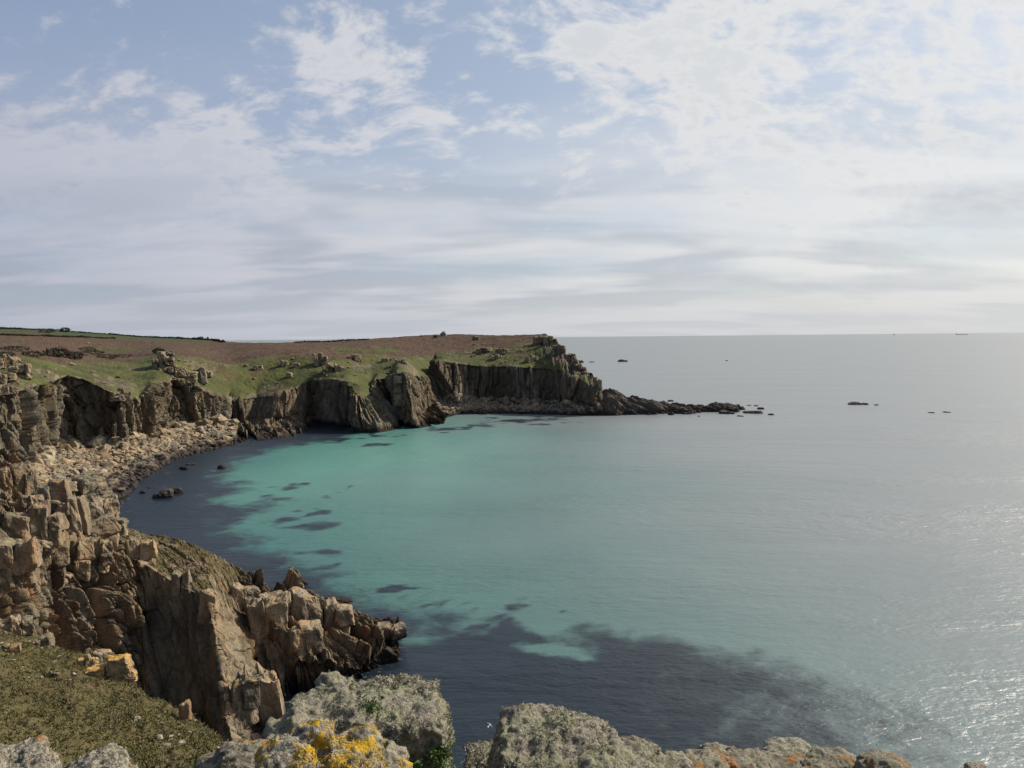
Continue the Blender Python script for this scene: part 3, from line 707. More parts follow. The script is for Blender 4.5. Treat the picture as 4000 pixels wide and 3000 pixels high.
def sea():
    def axis(lo, hi, stp, far):
        core = np.arange(lo, hi + stp, stp); ex = []; d = stp; x = hi
        while x < far: d *= 1.35; x += d; ex.append(x)
        nx = []; d = stp; x = lo
        while x > -far: d *= 1.35; x -= d; nx.append(x)
        return np.concatenate([nx[::-1], core, ex])
    xs = axis(-180, 330, 1.6, 90000.0); ys = axis(40, 560, 1.6, 90000.0)
    X, Y = np.meshgrid(xs, ys); px, py = X.ravel(), Y.ravel()
    p3 = np.stack([px, py, px * 0], 1)
    w = lambda pts: [tuple(atz(u, v, 0)[:2]) for u, v in pts]
    wob = fbm(p3 / 24.0, 4, 3) * 7 + fbm(p3 / 6.0, 4, 13) * 4.0
    rag = fbm(p3 / 5.0, 4, 29)
    kelp = sstep(-(poly_sd(px, py, w(KELP_BIG)) + wob), -6, 7)
    kelp = np.maximum(kelp, 0.97 * sstep(-(poly_sd(px, py, w(KELP_SHORE)) + wob * 1.2), -22, 12))
    rk = random.Random(9); spots = list(KELP_SPOT)
    for (u, v, ru, rv) in KELP_SPOT:
        for _ in range(3): spots.append((u + rk.uniform(-1.7, 1.7) * ru, v + rk.uniform(-1.8, 1.8) * rv, ru * rk.uniform(.25, .6), rv * rk.uniform(.3, .7)))
    for (u, v, ru, rv) in spots:
        c = atz(u, v, 0); ax = np.linalg.norm(atz(u + ru, v, 0) - c); ay = np.linalg.norm(atz(u, v + rv, 0) - c)
        q = np.sqrt(((px - c[0]) / ax) ** 2 + ((py - c[1]) / ay) ** 2) + rag * 0.9
        kelp = np.maximum(kelp, 0.80 * (1 - sstep(q, 0.2, 1.6)))
    kelp = np.maximum(kelp, sstep(-px, 155, 165) * (py < 330)) 
    for (u, v, ru, rv, tilt) in ((2210, 2545, 170, 26, 0.16),):          # sandy lane inside the weed
        c = atz(u, v, 0); ax = np.linalg.norm(atz(u + ru, v, 0) - c); ay = np.linalg.norm(atz(u, v + rv, 0) - c)
        dx, dy = px - c[0], py - c[1]; dy = dy + dx * 0.38
        q = np.sqrt((dx / ax) ** 2 + (dy / ay) ** 2) + rag * 0.9
        kelp = np.minimum(kelp, 0.15 + sstep(q, 0.2, 1.5))
    kelp *= 1 - 0.72 * sstep(px, 0, 75)
    # sand shelf of the cove: shallow near the shore, giving way seaward to a painted silver sheen
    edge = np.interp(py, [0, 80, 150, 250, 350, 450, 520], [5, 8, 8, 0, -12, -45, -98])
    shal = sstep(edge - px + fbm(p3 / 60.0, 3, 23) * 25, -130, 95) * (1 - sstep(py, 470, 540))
    bright = np.exp(-(((px + 42) / 62) ** 2 + ((py - 310) / 115) ** 2)) * (0.8 + 0.4 * fbm(p3 / np.array([40., 90, 1]), 3, 47))
    foam = np.zeros_like(px)
    for (u, v, ru, rv) in ((830, 1838, 60, 16), (620, 1905, 30, 8), (500, 2000, 30, 8), (640, 1845, 60, 6), (1180, 2330, 30, 8), (1260, 2350, 40, 8), (1230, 1706, 60, 5), (1355, 1705, 40, 4), (1545, 2500, 40, 8), (930, 1752, 50, 5), (1490, 2560, 12, 30)):
        c = atz(u, v, 0); ax = np.linalg.norm(atz(u + ru, v, 0) - c); ay = np.linalg.norm(atz(u, v + rv, 0) - c)
        foam = np.maximum(foam, 1 - sstep(np.sqrt(((px - c[0]) / ax) ** 2 + ((py - c[1]) / ay) ** 2), 0.2, 1.2))
    sd = np.full(px.shape, 1e9)
    for rail in (rails[1], [atr(*q[2]) for q in PR[12:]]):
        for i_ in range(len(rail) - 1):
            a_, b_ = np.array(rail[i_])[:2], np.array(rail[i_ + 1])[:2]; e_ = b_ - a_
            near = (np.abs(px - (a_[0] + b_[0]) / 2) < 40) & (np.abs(py - (a_[1] + b_[1]) / 2) < 40)
            wx_, wy_ = px[near] - a_[0], py[near] - a_[1]; t_ = np.clip((wx_ * e_[0] + wy_ * e_[1]) / (e_ @ e_ + 1e-9), 0, 1)
            sd[near] = np.minimum(sd[near], np.hypot(wx_ - e_[0] * t_, wy_ - e_[1] * t_))
    foam = np.maximum(foam, 0.75 * (1 - sstep(sd, 0.4, 3.2)))
    me = mesh_from('sea', p3, grid_faces(len(ys), len(xs)), True)
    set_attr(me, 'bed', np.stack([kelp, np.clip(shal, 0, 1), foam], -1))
    set_attr(me, 'bar', np.stack([bright, bright, bright], -1))
    m, g, b = new_mat('sea_water'); pos = g.new('ShaderNodeNewGeometry').outputs['Position']
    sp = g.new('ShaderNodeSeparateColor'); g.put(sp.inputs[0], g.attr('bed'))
    n1 = g.noise(pos, 0.30, 5, 0.65); n0 = g.noise(pos, 0.028, 4, 0.55)
    n5 = g.noise(pos, 0.11, 5, 0.6, 0.6)
    kf = g.step(g.math('ADD', sp.outputs[0], g.math('ADD', g.math('MULTIPLY', g.math('SUBTRACT', n1, 0.5), 0.6), g.math('MULTIPLY', g.math('SUBTRACT', n5, 0.5), 0.9))), 0.22, 0.85)
    sand = g.mix(g.step(n0, 0.3, 0.7), (0.023, 0.098, 0.090), (0.036, 0.124, 0.110))
    sand = g.mix(g.attr('bar'), sand, (0.090, 0.252, 0.194))
    c = g.mix(sp.outputs[1], (0.165, 0.186, 0.196), sand)  # pale outer grey puts the sky's silvery reflection into the base colour
    c = g.mix(kf, c, g.mix(n1, (0.005, 0.010, 0.016), (0.013, 0.022, 0.032)))
    fm = g.math('MULTIPLY', sp.outputs[2], g.step(g.noise(g.mapping(pos, (1, 2.2, 1)), 0.55, 7, 0.7, 0.8), 0.55, 0.72))
    c = g.mix(g.math('MULTIPLY', fm, 0.55), c, (0.62, 0.66, 0.68))
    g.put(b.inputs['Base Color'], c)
    g.put(b.inputs['Roughness'], g.step(fm, 0, 1, 0.36, 0.7)); b.inputs['IOR'].default_value = 1.333; b.inputs['Specular IOR Level'].default_value = 0.55
    rot = (0, 0, 0.35)
    wv = g.noise(g.mapping(pos, (0.55, 1.25, 1), rot), 1.5, 3, 0.55, 0.25, dim='2D')
    wv2 = g.noise(g.mapping(pos, (0.5, 1.3, 1), (0, 0, -0.18)), 0.42, 3, 0.5, 0.3, dim='2D')
    wv3 = g.noise(g.mapping(pos, (0.35, 1.2, 1), (0, 0, 0.5)), 0.10, 3, 0.5, 0.2, dim='2D')
    gust = g.step(g.noise(g.mapping(pos, (0.4, 1.6, 1), (0, 0, 0.2)), 0.012, 4, 0.55), 0.35, 0.65, 0.40, 1.25)
    h = g.math('ADD', g.math('MULTIPLY', wv, 0.13), g.math('ADD', g.math('MULTIPLY', wv2, 0.30), g.math('MULTIPLY', wv3, 0.55)))
    g.put(b.inputs['Normal'], bump(g, g.math('MULTIPLY', h, gust), 0.9, 1.0))
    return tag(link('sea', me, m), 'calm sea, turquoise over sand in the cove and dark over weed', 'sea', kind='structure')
SEA = sea()

# ---------------------------------------------------------------- rock shapes shared by many
def hull_rock(seed, flat=0.7, n=18):
    rs = random.Random(seed); bm = bmesh.new()
    for _ in range(n):
        v = Vector((rs.gauss(0, 1), rs.gauss(0, 1), rs.gauss(0, 1))).normalized()
        m = max(abs(v.x), abs(v.y), abs(v.z)); v = v * (0.55 + 0.45 / m * rs.uniform(0.75, 1.0)) * 0.62
        bm.verts.new((v.x, v.y * rs.uniform(.8, 1.0), v.z * flat))
    r = bmesh.ops.convex_hull(bm, input=bm.verts)
    bmesh.ops.delete(bm, geom=[g for g in r['geom_interior'] if isinstance(g, bmesh.types.BMVert)], context='VERTS')
    bmesh.ops.triangulate(bm, faces=bm.faces)
    me = bpy.data.meshes.new('boulder'); bm.to_mesh(me); bm.free(); return me
def block_arrays(seed, n=4, power=5.0, amp=0.10):
    """rounded joint block in the unit cube -0.5..0.5"""
    bm = bmesh.new(); bmesh.ops.create_cube(bm, size=2.0)
    bmesh.ops.subdivide_edges(bm, edges=bm.edges[:], cuts=n - 1, use_grid_fill=True)
    V = np.array([v.co for v in bm.verts]); bm.verts.index_update()
    F = np.array([[v.index for v in f.verts] for f in bm.faces]); bm.free()
    L = (np.abs(V) ** power).sum(1) ** (1 / power); V = V / L[:, None]
    rs = np.random.default_rng(seed); off = rs.uniform(0, 99, 3)
    for _ in range(9):                                    # broken corners
        dn = rs.normal(0, 1, 3); dn /= np.linalg.norm(dn); lim = (np.abs(dn).sum()) * rs.uniform(0.74, 0.93)
        ov = np.maximum(V @ dn - lim, 0); V = V - ov[:, None] * dn
    V = V * (1 + amp * fbm(V * 1.1 + off, 3, seed)[:, None]) + 0.5 * amp * np.stack([fbm(V * 2.3 + off + k * 9, 2, seed + k) for k in range(3)], 1)
    V[:, 2] += 0.18 * rs.uniform(-1, 1) * V[:, 0]; V[:, :2] *= (1 - 0.12 * rs.uniform(0, 1) * (V[:, 2:3] + 0.5))
    return V * 0.52, F
def block_mesh(seed, **kw):
    V, F = block_arrays(seed, **kw); return mesh_from('block', V, F, False)
HULLS = [hull_rock(i + 3, flat=random.uniform(0.5, 0.8)) for i in range(14)]
BLOCKS = [block_mesh(40 + i, n=5, power=10.0, amp=0.16) for i in range(12)]
FINEBLOCKS = [block_mesh(140 + i, n=9, power=14.0, amp=0.16) for i in range(14)]
for m_ in HULLS: m_.materials.append(M_BOULDER)
def with_mat(meshes, mat):
    out = []
    for m in meshes:
        c = m.copy(); c.materials.clear(); c.materials.append(mat); out.append(c)
    return out
HULLS_FAR = with_mat(HULLS, M_FARBLOCK); HULLS_SEA = with_mat(HULLS, M_SEAROCK)
BLOCKS_FAR = with_mat(BLOCKS, M_FARBLOCK); BLOCKS_NEAR = with_mat(FINEBLOCKS, M_BLOCK); BLOCKS_SEA = with_mat(FINEBLOCKS, M_SEAROCK)

bpy.context.view_layer.update()
GROUND = coast_objs + [PROM, SLOPE, REEF, LEDGE]
TREES = {}
def tree_of(ob):
    if ob.name not in TREES: TREES[ob.name] = BVHTree.FromObject(ob, bpy.context.evaluated_depsgraph_get())
    return TREES[ob.name]
def hit(u, v, objs=None):
    d = Vector(ray(u, v)).normalized(); o = Vector((0, 0, EYE)); best = None
    for ob in (objs or GROUND):
        loc, nrm, _, ds = tree_of(ob).ray_cast(o - ob.location, d)
        if loc is not None and (best is None or ds < best[0]): best = (ds, loc + ob.location, nrm)
    return (best[1], best[2]) if best else (None, None)

# ---------------------------------------------------------------- boulder beaches
def beach(f0, f1, n, mean, seed, keep, label, group, ends, t0=0.98, t1=2.10):
    rs = np.random.default_rng(seed)
    c0, c1 = np.searchsorted(CF, f0), np.searchsorted(CF, f1)
    r0, r1 = np.searchsorted(T, t0), np.searchsorted(T, t1)
    G = CQ[r0:r1 + 1, c0:c1 + 1]
    a = np.linalg.norm(np.cross(G[1:, :-1] - G[:-1, :-1], G[:-1, 1:] - G[:-1, :-1]), axis=-1)
    idx = rs.choice(a.size, n, p=(a / a.sum()).ravel()); i, j = np.unravel_index(idx, a.shape)
    fu, fv = rs.random(n), rs.random(n)
    pos = (G[i, j] * ((1 - fu) * (1 - fv))[:, None] + G[i, j + 1] * (fu * (1 - fv))[:, None] + G[i + 1, j] * ((1 - fu) * fv)[:, None] + G[i + 1, j + 1] * (fu * fv)[:, None])
    size = mean * np.exp(rs.normal(0, 0.42, n)); tt = T[r0 + i]
    size *= np.where((tt > 1.85) & (rs.random(n) < 0.25), 1.9, 1.0)
    seen = np.array([1.0 if True else 0 for _ in range(n)])
    # those the viewpoint sees
    o = Vector((0, 0, EYE)); vis = np.zeros(n, bool)
    for k in np.argsort(-size)[:keep * 4]:
        p = Vector(pos[k]) + Vector((0, 0, size[k] * 0.5)); d = p - o; L = d.length
        ok = any(tree_of(ob).ray_cast(o, d / L, L - 1.5)[0] is not None for ob in (PROM, SLOPE))
        u_ = 2000 + FOC * d.x / d.y
        vis[k] = (not ok) and -20 < u_ < 4000
    order = [k for k in np.argsort(-size) if vis[k]][:keep]
    kept = set(order)
    rot = [Euler((rs.normal(0, .35), rs.normal(0, .35), rs.uniform(0, 6.28))).to_matrix() for _ in range(n)]
    for k in order:
        ob = bpy.data.objects.new('boulder', HULLS[int(rs.integers(14))]); COL.objects.link(ob)
        ob.matrix_world = Matrix.Translation(Vector(pos[k]) + Vector((0, 0, size[k] * 0.14))) @ rot[k].to_4x4() @ Matrix.Diagonal((size[k], size[k], size[k], 1))
        row = 'at the water edge' if tt[k] < 1.3 else ('close under the cliff foot' if tt[k] > 1.8 else 'in the middle of the beach')
        along = (j[k] + c0 - c0) / max(1, c1 - c0); part = ends[min(len(ends) - 1, int(along * len(ends)))]
        tag(ob, ('huge ' if size[k] > mean * 3.2 else 'large ') + label + ' ' + row + ' ' + part, 'boulder', group)
    arr = [(np.array([v.co for v in m.vertices]), np.array([p.vertices[:] for p in m.polygons])) for m in HULLS]
    VV = []; FF = []; nb = 0
    for k in range(n):
        if k in kept: continue
        V, F = arr[int(rs.integers(14))]
        VV.append(V @ np.array(rot[k]).T * size[k] + pos[k] + np.array([0, 0, size[k] * 0.10])); FF.append(F + nb); nb += len(V)
    me = mesh_from('loose_boulders', np.concatenate(VV), np.concatenate(FF), False)
    return tag(link('loose_boulders', me, M_BOULDER), 'mass of smaller boulders covering ' + group.split(' on ')[1], 'boulders', kind='stuff')
beach(2.0, 16.4, 5200, 1.45, 5, 150, 'pale boulder', 'large boulders on the beach below the cove cliffs', ('nearest the viewer', 'below the first lit cliff', 'below the shadowed recess', 'below the lit pillars', 'at the far end'))
beach(33.2, 43.6, 3600, 1.35, 6, 70, 'grey boulder', 'large boulders on the beach below the headland', ('beside the brown buttress', 'below the left of the headland wall', 'below the middle of the headland wall', 'below the right of the headland wall'))

# ---------------------------------------------------------------- outcrops of stacked joint blocks
def tor(u, v, wp, hp, label, seed, pool, cols=3, layers=3, name='granite_tor', group=None, lean=0.0, depth=0.9, sink=0.12, base=None, mat=None, up=0.0):
    rs = random.Random(seed)
    loc, nr = (base, None) if base is not None else hit(u, v)
    if loc is None: print('no ground for', label); return None
    r = math.hypot(loc.x, loc.y); k = math.hypot(r, EYE - loc.z) / FOC
    w, h = wp * k, hp * k
    az = math.atan2(loc.x, loc.y)
    o = empty(name, loc + Vector((math.sin(az), math.cos(az), 0)) * (w * depth * 0.25) + Vector((0, 0, up)), -az + rs.uniform(-.25, .25))
    tag(o, label, 'rock outcrop' if name != 'boulder' else 'boulder', group)
    x = -w / 2
    ws = [rs.uniform(0.7, 1.3) for _ in range(cols)]; sw = sum(ws)
    for c in range(cols):
        cw = w * ws[c] / sw; z = -h * sink; ch = h * rs.uniform(0.72, 1.05) * (1.0 if cols < 3 or 0 < c < cols - 1 else 0.8)
        nl = max(1, layers + rs.choice((-1, 0, 0, 1))); hs = [rs.uniform(0.6, 1.4) for _ in range(nl)]; sh = sum(hs)
        jx = 0
        for l in range(nl):
            bh = (ch + h * sink) * hs[l] / sh
            b = bpy.data.objects.new('block', pool[rs.randrange(len(pool))]); COL.objects.link(b); b.parent = o
            jx += rs.uniform(-.07, .07) * cw + lean * bh
            b.location = (x + cw / 2 + jx, rs.uniform(-.22, .22) * w * depth, z + bh / 2)
            f = 1.0 - 0.10 * l / max(1, nl - 1) * rs.random()
            b.scale = (cw * rs.uniform(1.0, 1.35) * f, w * depth / max(1, cols ** 0.35) * rs.uniform(.8, 1.15) * f, bh * rs.uniform(1.03, 1.25))
            b.rotation_euler = (rs.uniform(-.08, .08), rs.uniform(-.08, .08) + lean * .6, rs.uniform(-.22, .22) + rs.choice((0, 0, math.pi)))
            z += bh
        x += cw
    for _ in range(max(1, cols - 1)):                                 # fallen pieces round the foot
        b = bpy.data.objects.new('block', pool[rs.randrange(len(pool))]); COL.objects.link(b); b.parent = o
        s = min(w, h) * rs.uniform(0.14, 0.32)
        b.location = (rs.uniform(-.6, .6) * w, rs.uniform(-.5, -.15) * w * depth, s * 0.1 - h * 0.05)
        b.scale = (s * rs.uniform(.9, 1.5), s, s * rs.uniform(.6, 1.0)); b.rotation_euler = (rs.uniform(-.4, .4), rs.uniform(-.4, .4), rs.uniform(0, 6.3))
    return o
NEAR_TORS = [
    (55, 1945, 95, 125, 3, 4, 'lichened stacked tor at the left edge above the boulder beach'),
    (185, 2020, 95, 120, 2, 3, 'big rounded granite boulder stack split by level joints, near the beach'),
    (280, 1968, 98, 98, 2, 4, 'tor of thin stacked slabs right above the boulder beach'),
    (272, 2042, 80, 95, 3, 3, 'three rounded granite columns under the slab tor'),
    (370, 2032, 115, 72, 2, 2, 'low sloping granite slab with an orange lichen patch near the cove water'),
    (95, 2032, 92, 88, 3, 3, 'knuckled granite stack below the left edge tor'),
    (120, 2118, 145, 100, 3, 3, 'broad pale granite bench of blocks above the pink pillar'),
    (385, 2152, 78, 128, 1, 3, 'tall pinkish granite slab standing on the ridge'),
    (350, 2202, 105, 96, 3, 3, 'cluster of rounded blocks in front of the pinkish slab'),
    (55, 2245, 115, 130, 2, 3, 'large tan rock shoulder at the left edge over the pale slab'),
    (185, 2255, 92, 105, 2, 3, 'orange capped pillar head at the top of the gully face'),
    (540, 2202, 84, 92, 2, 2, 'pair of yellow topped pillars at the head of the dark gully'),
    (298, 2182, 36, 62, 1, 3, 'small finger of rock on the dark heather ridge'),
    (455, 2075, 60, 40, 2, 2, 'low pale boulders on the ridge where it meets the cove water'),
    (810, 2398, 48, 66, 1, 2, 'yellow lichened block on the lip of the dark gully wall'),
    (705, 2300, 60, 50, 2, 2, 'yellow green ledge blocks on the lip of the gully'),
    (945, 2368, 95, 60, 2, 2, 'dark fronted block above the promontory platform'),
    (1030, 2462, 130, 95, 2, 2, 'large leaning granite block in the middle of the promontory'),
    (1110, 2396, 165, 76, 2, 2, 'big flat topped block on the seaward ridge of the promontory'),
    (1280, 2455, 145, 72, 3, 2, 'jointed block pile on the outer promontory'),
    (1525, 2485, 90, 36, 2, 2, 'last dark rocks at the tip of the promontory'),
    (1185, 2528, 110, 62, 2, 1, 'humped ledge block in the middle of the promontory platform'),
    (1005, 2800, 115, 150, 2, 3, 'rounded sunlit buttress foot standing in the gully water'),
    (938, 2800, 82, 112, 2, 2, 'cracked rounded boulder beside the buttress foot'),
]
for i, (u, v, w_, h_, c_, l_, lab) in enumerate(NEAR_TORS):
    tor(u, v, w_, h_, lab, 900 + i, BLOCKS_NEAR, c_, max(1, l_ - 1), group='granite tors on the near promontory', lean=0.10, sink=0.4)
FAR_TORS = [
    (640, 1440, 70, 55, 4, 3, 'tall stacked tor on the green spur above the lit pillars'),
    (655, 1402, 45, 32, 3, 2, 'upper crag of the green spur, against the bracken'),
    (690, 1470, 55, 40, 3, 2, 'tor halfway down the green spur'),
    (735, 1490, 55, 48, 3, 3, 'lowest tor of the green spur at the cliff edge'),
    (778, 1490, 40, 45, 1, 1, 'big dark rounded boulder right of the green spur'),
    (800, 1470, 45, 22, 3, 1, 'low pile of slabs behind the dark rounded boulder'),
    (20, 1440, 70, 50, 3, 3, 'grey crag at the left edge on the grass top'),
    (80, 1475, 60, 50, 3, 3, 'split grey crag on the grass near the left edge'),
    (25, 1500, 60, 40, 3, 2, 'pale rounded rocks under the left crag'),
    (470, 1560, 60, 35, 3, 2, 'block crown on the cliff edge beside the shadowed recess'),
    (15, 1535, 60, 30, 3, 1, 'orange stained block at the cliff edge by the left edge'),
    (1255, 1425, 45, 45, 3, 2, 'rock pile in the middle of the green slope above the sea cave'),
    (1305, 1455, 80, 36, 4, 2, 'largest crag right above the dark sea cave'),
    (1110, 1428, 30, 20, 2, 1, 'grey outcrop on the dome of grass left of the cave'),
    (1010, 1445, 30, 18, 2, 1, 'flat outcrop on the left flank of the grass dome'),
    (1158, 1434, 18, 14, 1, 1, 'single grey block on the grass dome'),
    (1130, 1472, 20, 14, 1, 1, 'lone grey boulder low on the grass dome'),
    (1385, 1408, 50, 22, 4, 1, 'scattered crag under the patch of dark bracken'),
    (1565, 1420, 40, 20, 3, 1, 'row of grey stones at the edge of the bright stream gully'),
    (1510, 1415, 40, 18, 3, 1, 'stone row left of the stream gully'),
    (1860, 1328, 24, 14, 2, 1, 'paired boulders on the brown top of the headland'),
    (1890, 1378, 60, 24, 4, 2, 'dark crag on the middle of the headland slope'),
    (1960, 1382, 50, 24, 4, 2, 'crag beside the dark one on the headland slope'),
    (2075, 1412, 45, 24, 3, 2, 'crag low on the headland slope near its right end'),
    (1940, 1402, 40, 16, 3, 1, 'dark flat rocks above the shadowed headland wall'),
    (2110, 1345, 50, 36, 3, 3, 'upright crag at the top right corner of the headland'),
    (2150, 1350, 50, 45, 3, 3, 'crown crag on the headland skyline'),
    (2185, 1385, 50, 45, 3, 3, 'second crag down the right shoulder of the headland'),
    (2225, 1410, 45, 32, 3, 2, 'third crag down the right shoulder of the headland'),
    (2270, 1455, 45, 34, 3, 2, 'broken rock teeth on the lower right shoulder'),
    (2335, 1520, 30, 46, 2, 2, 'pointed rock spike where the headland drops to the reef'),
    (1575, 1570, 60, 110, 2, 4, 'leaning rock rib under the small green ledge'),
]
for i, (u, v, w_, h_, c_, l_, lab) in enumerate(FAR_TORS):
    tor(u, v, w_, h_, lab, 1300 + i, BLOCKS_FAR, c_, l_, name='rock_outcrop', group='outcrops on the far cliff tops')

# boulders lying on the far grass
def grass_boulders():
    rs = random.Random(12); n = 0
    zones = [((0, 1420), (560, 1500), 45, 7), ((600, 1400), (900, 1540), 60, 6), ((950, 1385), (1400, 1520), 60, 7), ((1400, 1390), (1700, 1470), 30, 6), ((1700, 1330), (2200, 1440), 60, 6), ((150, 1340), (1100, 1400), 14, 6)]
    names = ['small pale boulder on the grass at the left above the lit cliffs', 'pale boulder among the rubble of the green spur', 'grey boulder on the grass dome above the sea cave',
             'grey stone on the slope by the stream gully', 'grey stone scattered on the headland slope', 'pale stone showing out of the brown bracken']
    VV = []; FF = []; nb = 0
    for zi, (a, b, cnt, px) in enumerate(zones):
        for q in range(cnt):
            loc, nr = hit(rs.uniform(a[0], b[0]), rs.uniform(a[1], b[1]), coast_objs)
            if loc is None or nr.z < 0.35 and nr.z > -0.35: continue
            big = q < cnt * 0.28
            s = px * (rs.uniform(1.2, 2.0) if big else rs.uniform(0.5, 1.1)) * (loc - Vector((0, 0, EYE))).length / FOC
            me = HULLS_FAR[rs.randrange(14)]; rot = Euler((rs.uniform(-.2, .2), rs.uniform(-.2, .2), rs.uniform(0, 6.3)))
            if big:
                ob = bpy.data.objects.new('boulder', me); COL.objects.link(ob)
                ob.location = loc + Vector((0, 0, s * 0.12)); ob.scale = (s * 1.2, s, s * 0.85); ob.rotation_euler = rot
                tag(ob, names[zi], 'boulder', 'boulders on the far grass'); n += 1
            else:
                V = np.array([v.co for v in me.vertices]) * np.array([1.2, 1, .85]) * s; F = np.array([p.vertices[:] for p in me.polygons])
                VV.append(V @ np.array(rot.to_matrix()).T + np.array(loc) + np.array([0, 0, s * .1])); FF.append(F + nb); nb += len(V)
    tag(link('loose_stones', mesh_from('loose_stones', np.concatenate(VV), np.concatenate(FF), False), M_FARBLOCK), 'small grey stones strewn over the far clifftop grass', 'stones', kind='stuff')
    print('grass boulders', n)
grass_boulders()

# ---------------------------------------------------------------- rocks standing in the sea
def sea_rock(u, v, wp, hp, label, seed, n=3, group='rocks standing in the sea', dark=True):
    rs = random.Random(seed); c = atz(u, v, 0.0); k = np.linalg.norm(c - np.array([0, 0, EYE])) / FOC
    w, h = wp * k, hp * k * 0.72
    az = math.atan2(c[0], c[1]); ca, sa = math.cos(az), math.sin(az)
    VV = []; FF = []; nb = 0
    for i in range(n):
        V, F = block_arrays(seed * 7 + i, n=5, power=3.5, amp=0.28)
        f = rs.uniform(0.5, 1.0) if i else 1.0
        V = V * np.array([w * (0.62 if n > 1 else 1.0) * f, w * 0.5 * f, 2.0 * h * f]) + np.array([(rs.uniform(-.32, .32) if i else -0.08) * w, rs.uniform(-.15, .15) * w, 0])
        VV.append(V); FF.append(F + nb); nb += len(V)
    V = np.concatenate(VV); X = V[:, 0] * ca + V[:, 1] * sa; Y = -V[:, 0] * sa + V[:, 1] * ca
    V = np.stack([X, Y, V[:, 2]], 1)
    me = mesh_from('sea_rock', V, np.concatenate(FF), False)
    o = link('sea_rock', me, M_SEAROCK); o.location = (c[0], c[1], 0)
    return tag(o, label, 'rock', group)
for i, a in enumerate([
    (655, 1940, 85, 30, 'big dark rock with tan top in the cove water near the beach', 4), (690, 1925, 40, 22, 'squarish tan block leaning on the big cove rock', 1),
    (868, 1830, 42, 18, 'dark rock with white wash round it off the boulder beach', 2), (728, 1832, 40, 14, 'dark weedy rock close to the beach, left of the washed one', 2),
    (750, 1815, 30, 7, 'flat awash rock right behind the weedy rock', 1), (560, 1925, 30, 10, 'small dark stone just off the boulder beach', 2), (600, 1905, 40, 6, 'thin awash ledge off the boulder beach', 2),
    (592, 1820, 50, 18, 'dark rock at the water edge of the boulder beach', 3),
    (2270, 1416, 50, 11, 'far dark skerry touching the headland outline', 3), (2313, 1415, 34, 4, 'flat far skerry between the other two', 2), (2430, 1413, 42, 10, 'lone far skerry right of the headland', 3),
    (2840, 1410, 7, 4, 'tiny far rock in the open sea', 1),
    (3352, 1580, 60, 10, 'cluster of low rocks in the open sea at the right', 4), (3425, 1583, 14, 4, 'small outlier beside the open sea cluster', 1),
    (3640, 1613, 20, 4, 'left of two awash rocks at far right', 1), (3700, 1611, 24, 4, 'right of two awash rocks at far right', 1),
    (2945, 1613, 62, 11, 'flat islet just beyond the reef tip', 3), (2975, 1598, 36, 9, 'islet behind the flat one past the reef tip', 2), (3015, 1621, 30, 6, 'rightmost low islet off the reef tip', 2),
    (2955, 1586, 16, 4, 'small far islet beyond the reef tip', 1), (2928, 1584, 16, 3, 'smallest islet behind the reef tip', 1), (2895, 1626, 24, 4, 'thin rock in front of the reef tip', 1), (2835, 1615, 60, 14, 'dark boulder pair at the foot of the reef end', 3),
    (2622, 1621, 20, 14, 'round dark boulder standing in front of the reef', 1), (2680, 1618, 28, 9, 'low dark rock in front of the reef middle', 2), (2538, 1621, 22, 7, 'low dark rock in front of the reef root', 2),
    (2730, 1627, 8, 4, 'tiny rock off the reef front', 1), (2622, 1568, 22, 6, 'small rock behind the reef', 1), (2500, 1618, 30, 10, 'rounded boulder at the root of the reef', 2),
    (1570, 2440, 26, 8, 'awash ledge by the promontory tip', 2), (1150, 2280, 90, 16, 'weedy dark rock behind the promontory ridge', 3), (1340, 2350, 90, 14, 'weedy ledge behind the outer promontory', 3),
    (1225, 1662, 60, 10, 'dark boulder in the mouth of the sea cave', 3), (1330, 1660, 50, 9, 'second boulder in the sea cave mouth', 2)]):
    sea_rock(a[0], a[1], a[2], a[3], a[4], 300 + i, a[5])

# ---------------------------------------------------------------- foreground rocks with lichen
def lichen_rock_mat(name, pale, green, orange, yellow):
    m, g, b = new_mat(name); pos = g.new('ShaderNodeNewGeometry').outputs['Position']
    a = g.noise(pos, 9, 6, 0.65); f = g.noise(pos, 42, 5, 0.7); w = g.noise(g.mapping(pos, loc=(3, 8, 1)), 5.0, 6, 0.65, 0.3)
    c = g.mix(g.step(a, 0.36, 0.62), (0.080, 0.068, 0.054), (0.205, 0.176, 0.135))
    c = g.mix(g.math('MULTIPLY', g.step(f, 0.44, 0.58), pale), c, (0.37, 0.355, 0.29))
    c = g.mix(g.math('MULTIPLY', g.step(w, 0.45, 0.58), green), c, (0.235, 0.24, 0.15))
    c = g.mix(g.math('MULTIPLY', g.step(g.noise(pos, 26, 5, 0.7), 0.53, 0.66), 0.85), c, (0.045, 0.040, 0.036))
    if orange: c = g.mix(g.step(g.noise(g.mapping(pos, loc=(9, 2, 5)), 4.2, 7, 0.72), 0.60 - orange * .1, 0.64 - orange * .1), c, g.mix(f, (0.20, 0.085, 0.022), (0.34, 0.165, 0.040)))
    if yellow: c = g.mix(g.step(g.noise(g.mapping(pos, loc=(2, 1, 7)), 6.0, 7, 0.72), 0.50, 0.54), c, g.mix(g.step(f, .35, .65), (0.33, 0.185, 0.010), (0.56, 0.36, 0.030)))
    g.put(b.inputs['Base Color'], c); b.inputs['Roughness'].default_value = 0.9
    g.put(b.inputs['Normal'], bump(g, g.math('ADD', f, g.math('MULTIPLY', a, 1.4)), 0.9, 0.03))
    return m
M_L1 = lichen_rock_mat('rock_under_grey_lichen', 0.6, 0.75, 0.0, 0.0)
M_L2 = lichen_rock_mat('rock_with_yellow_lichen', 0.8, 0.3, 0.0, 1.0)
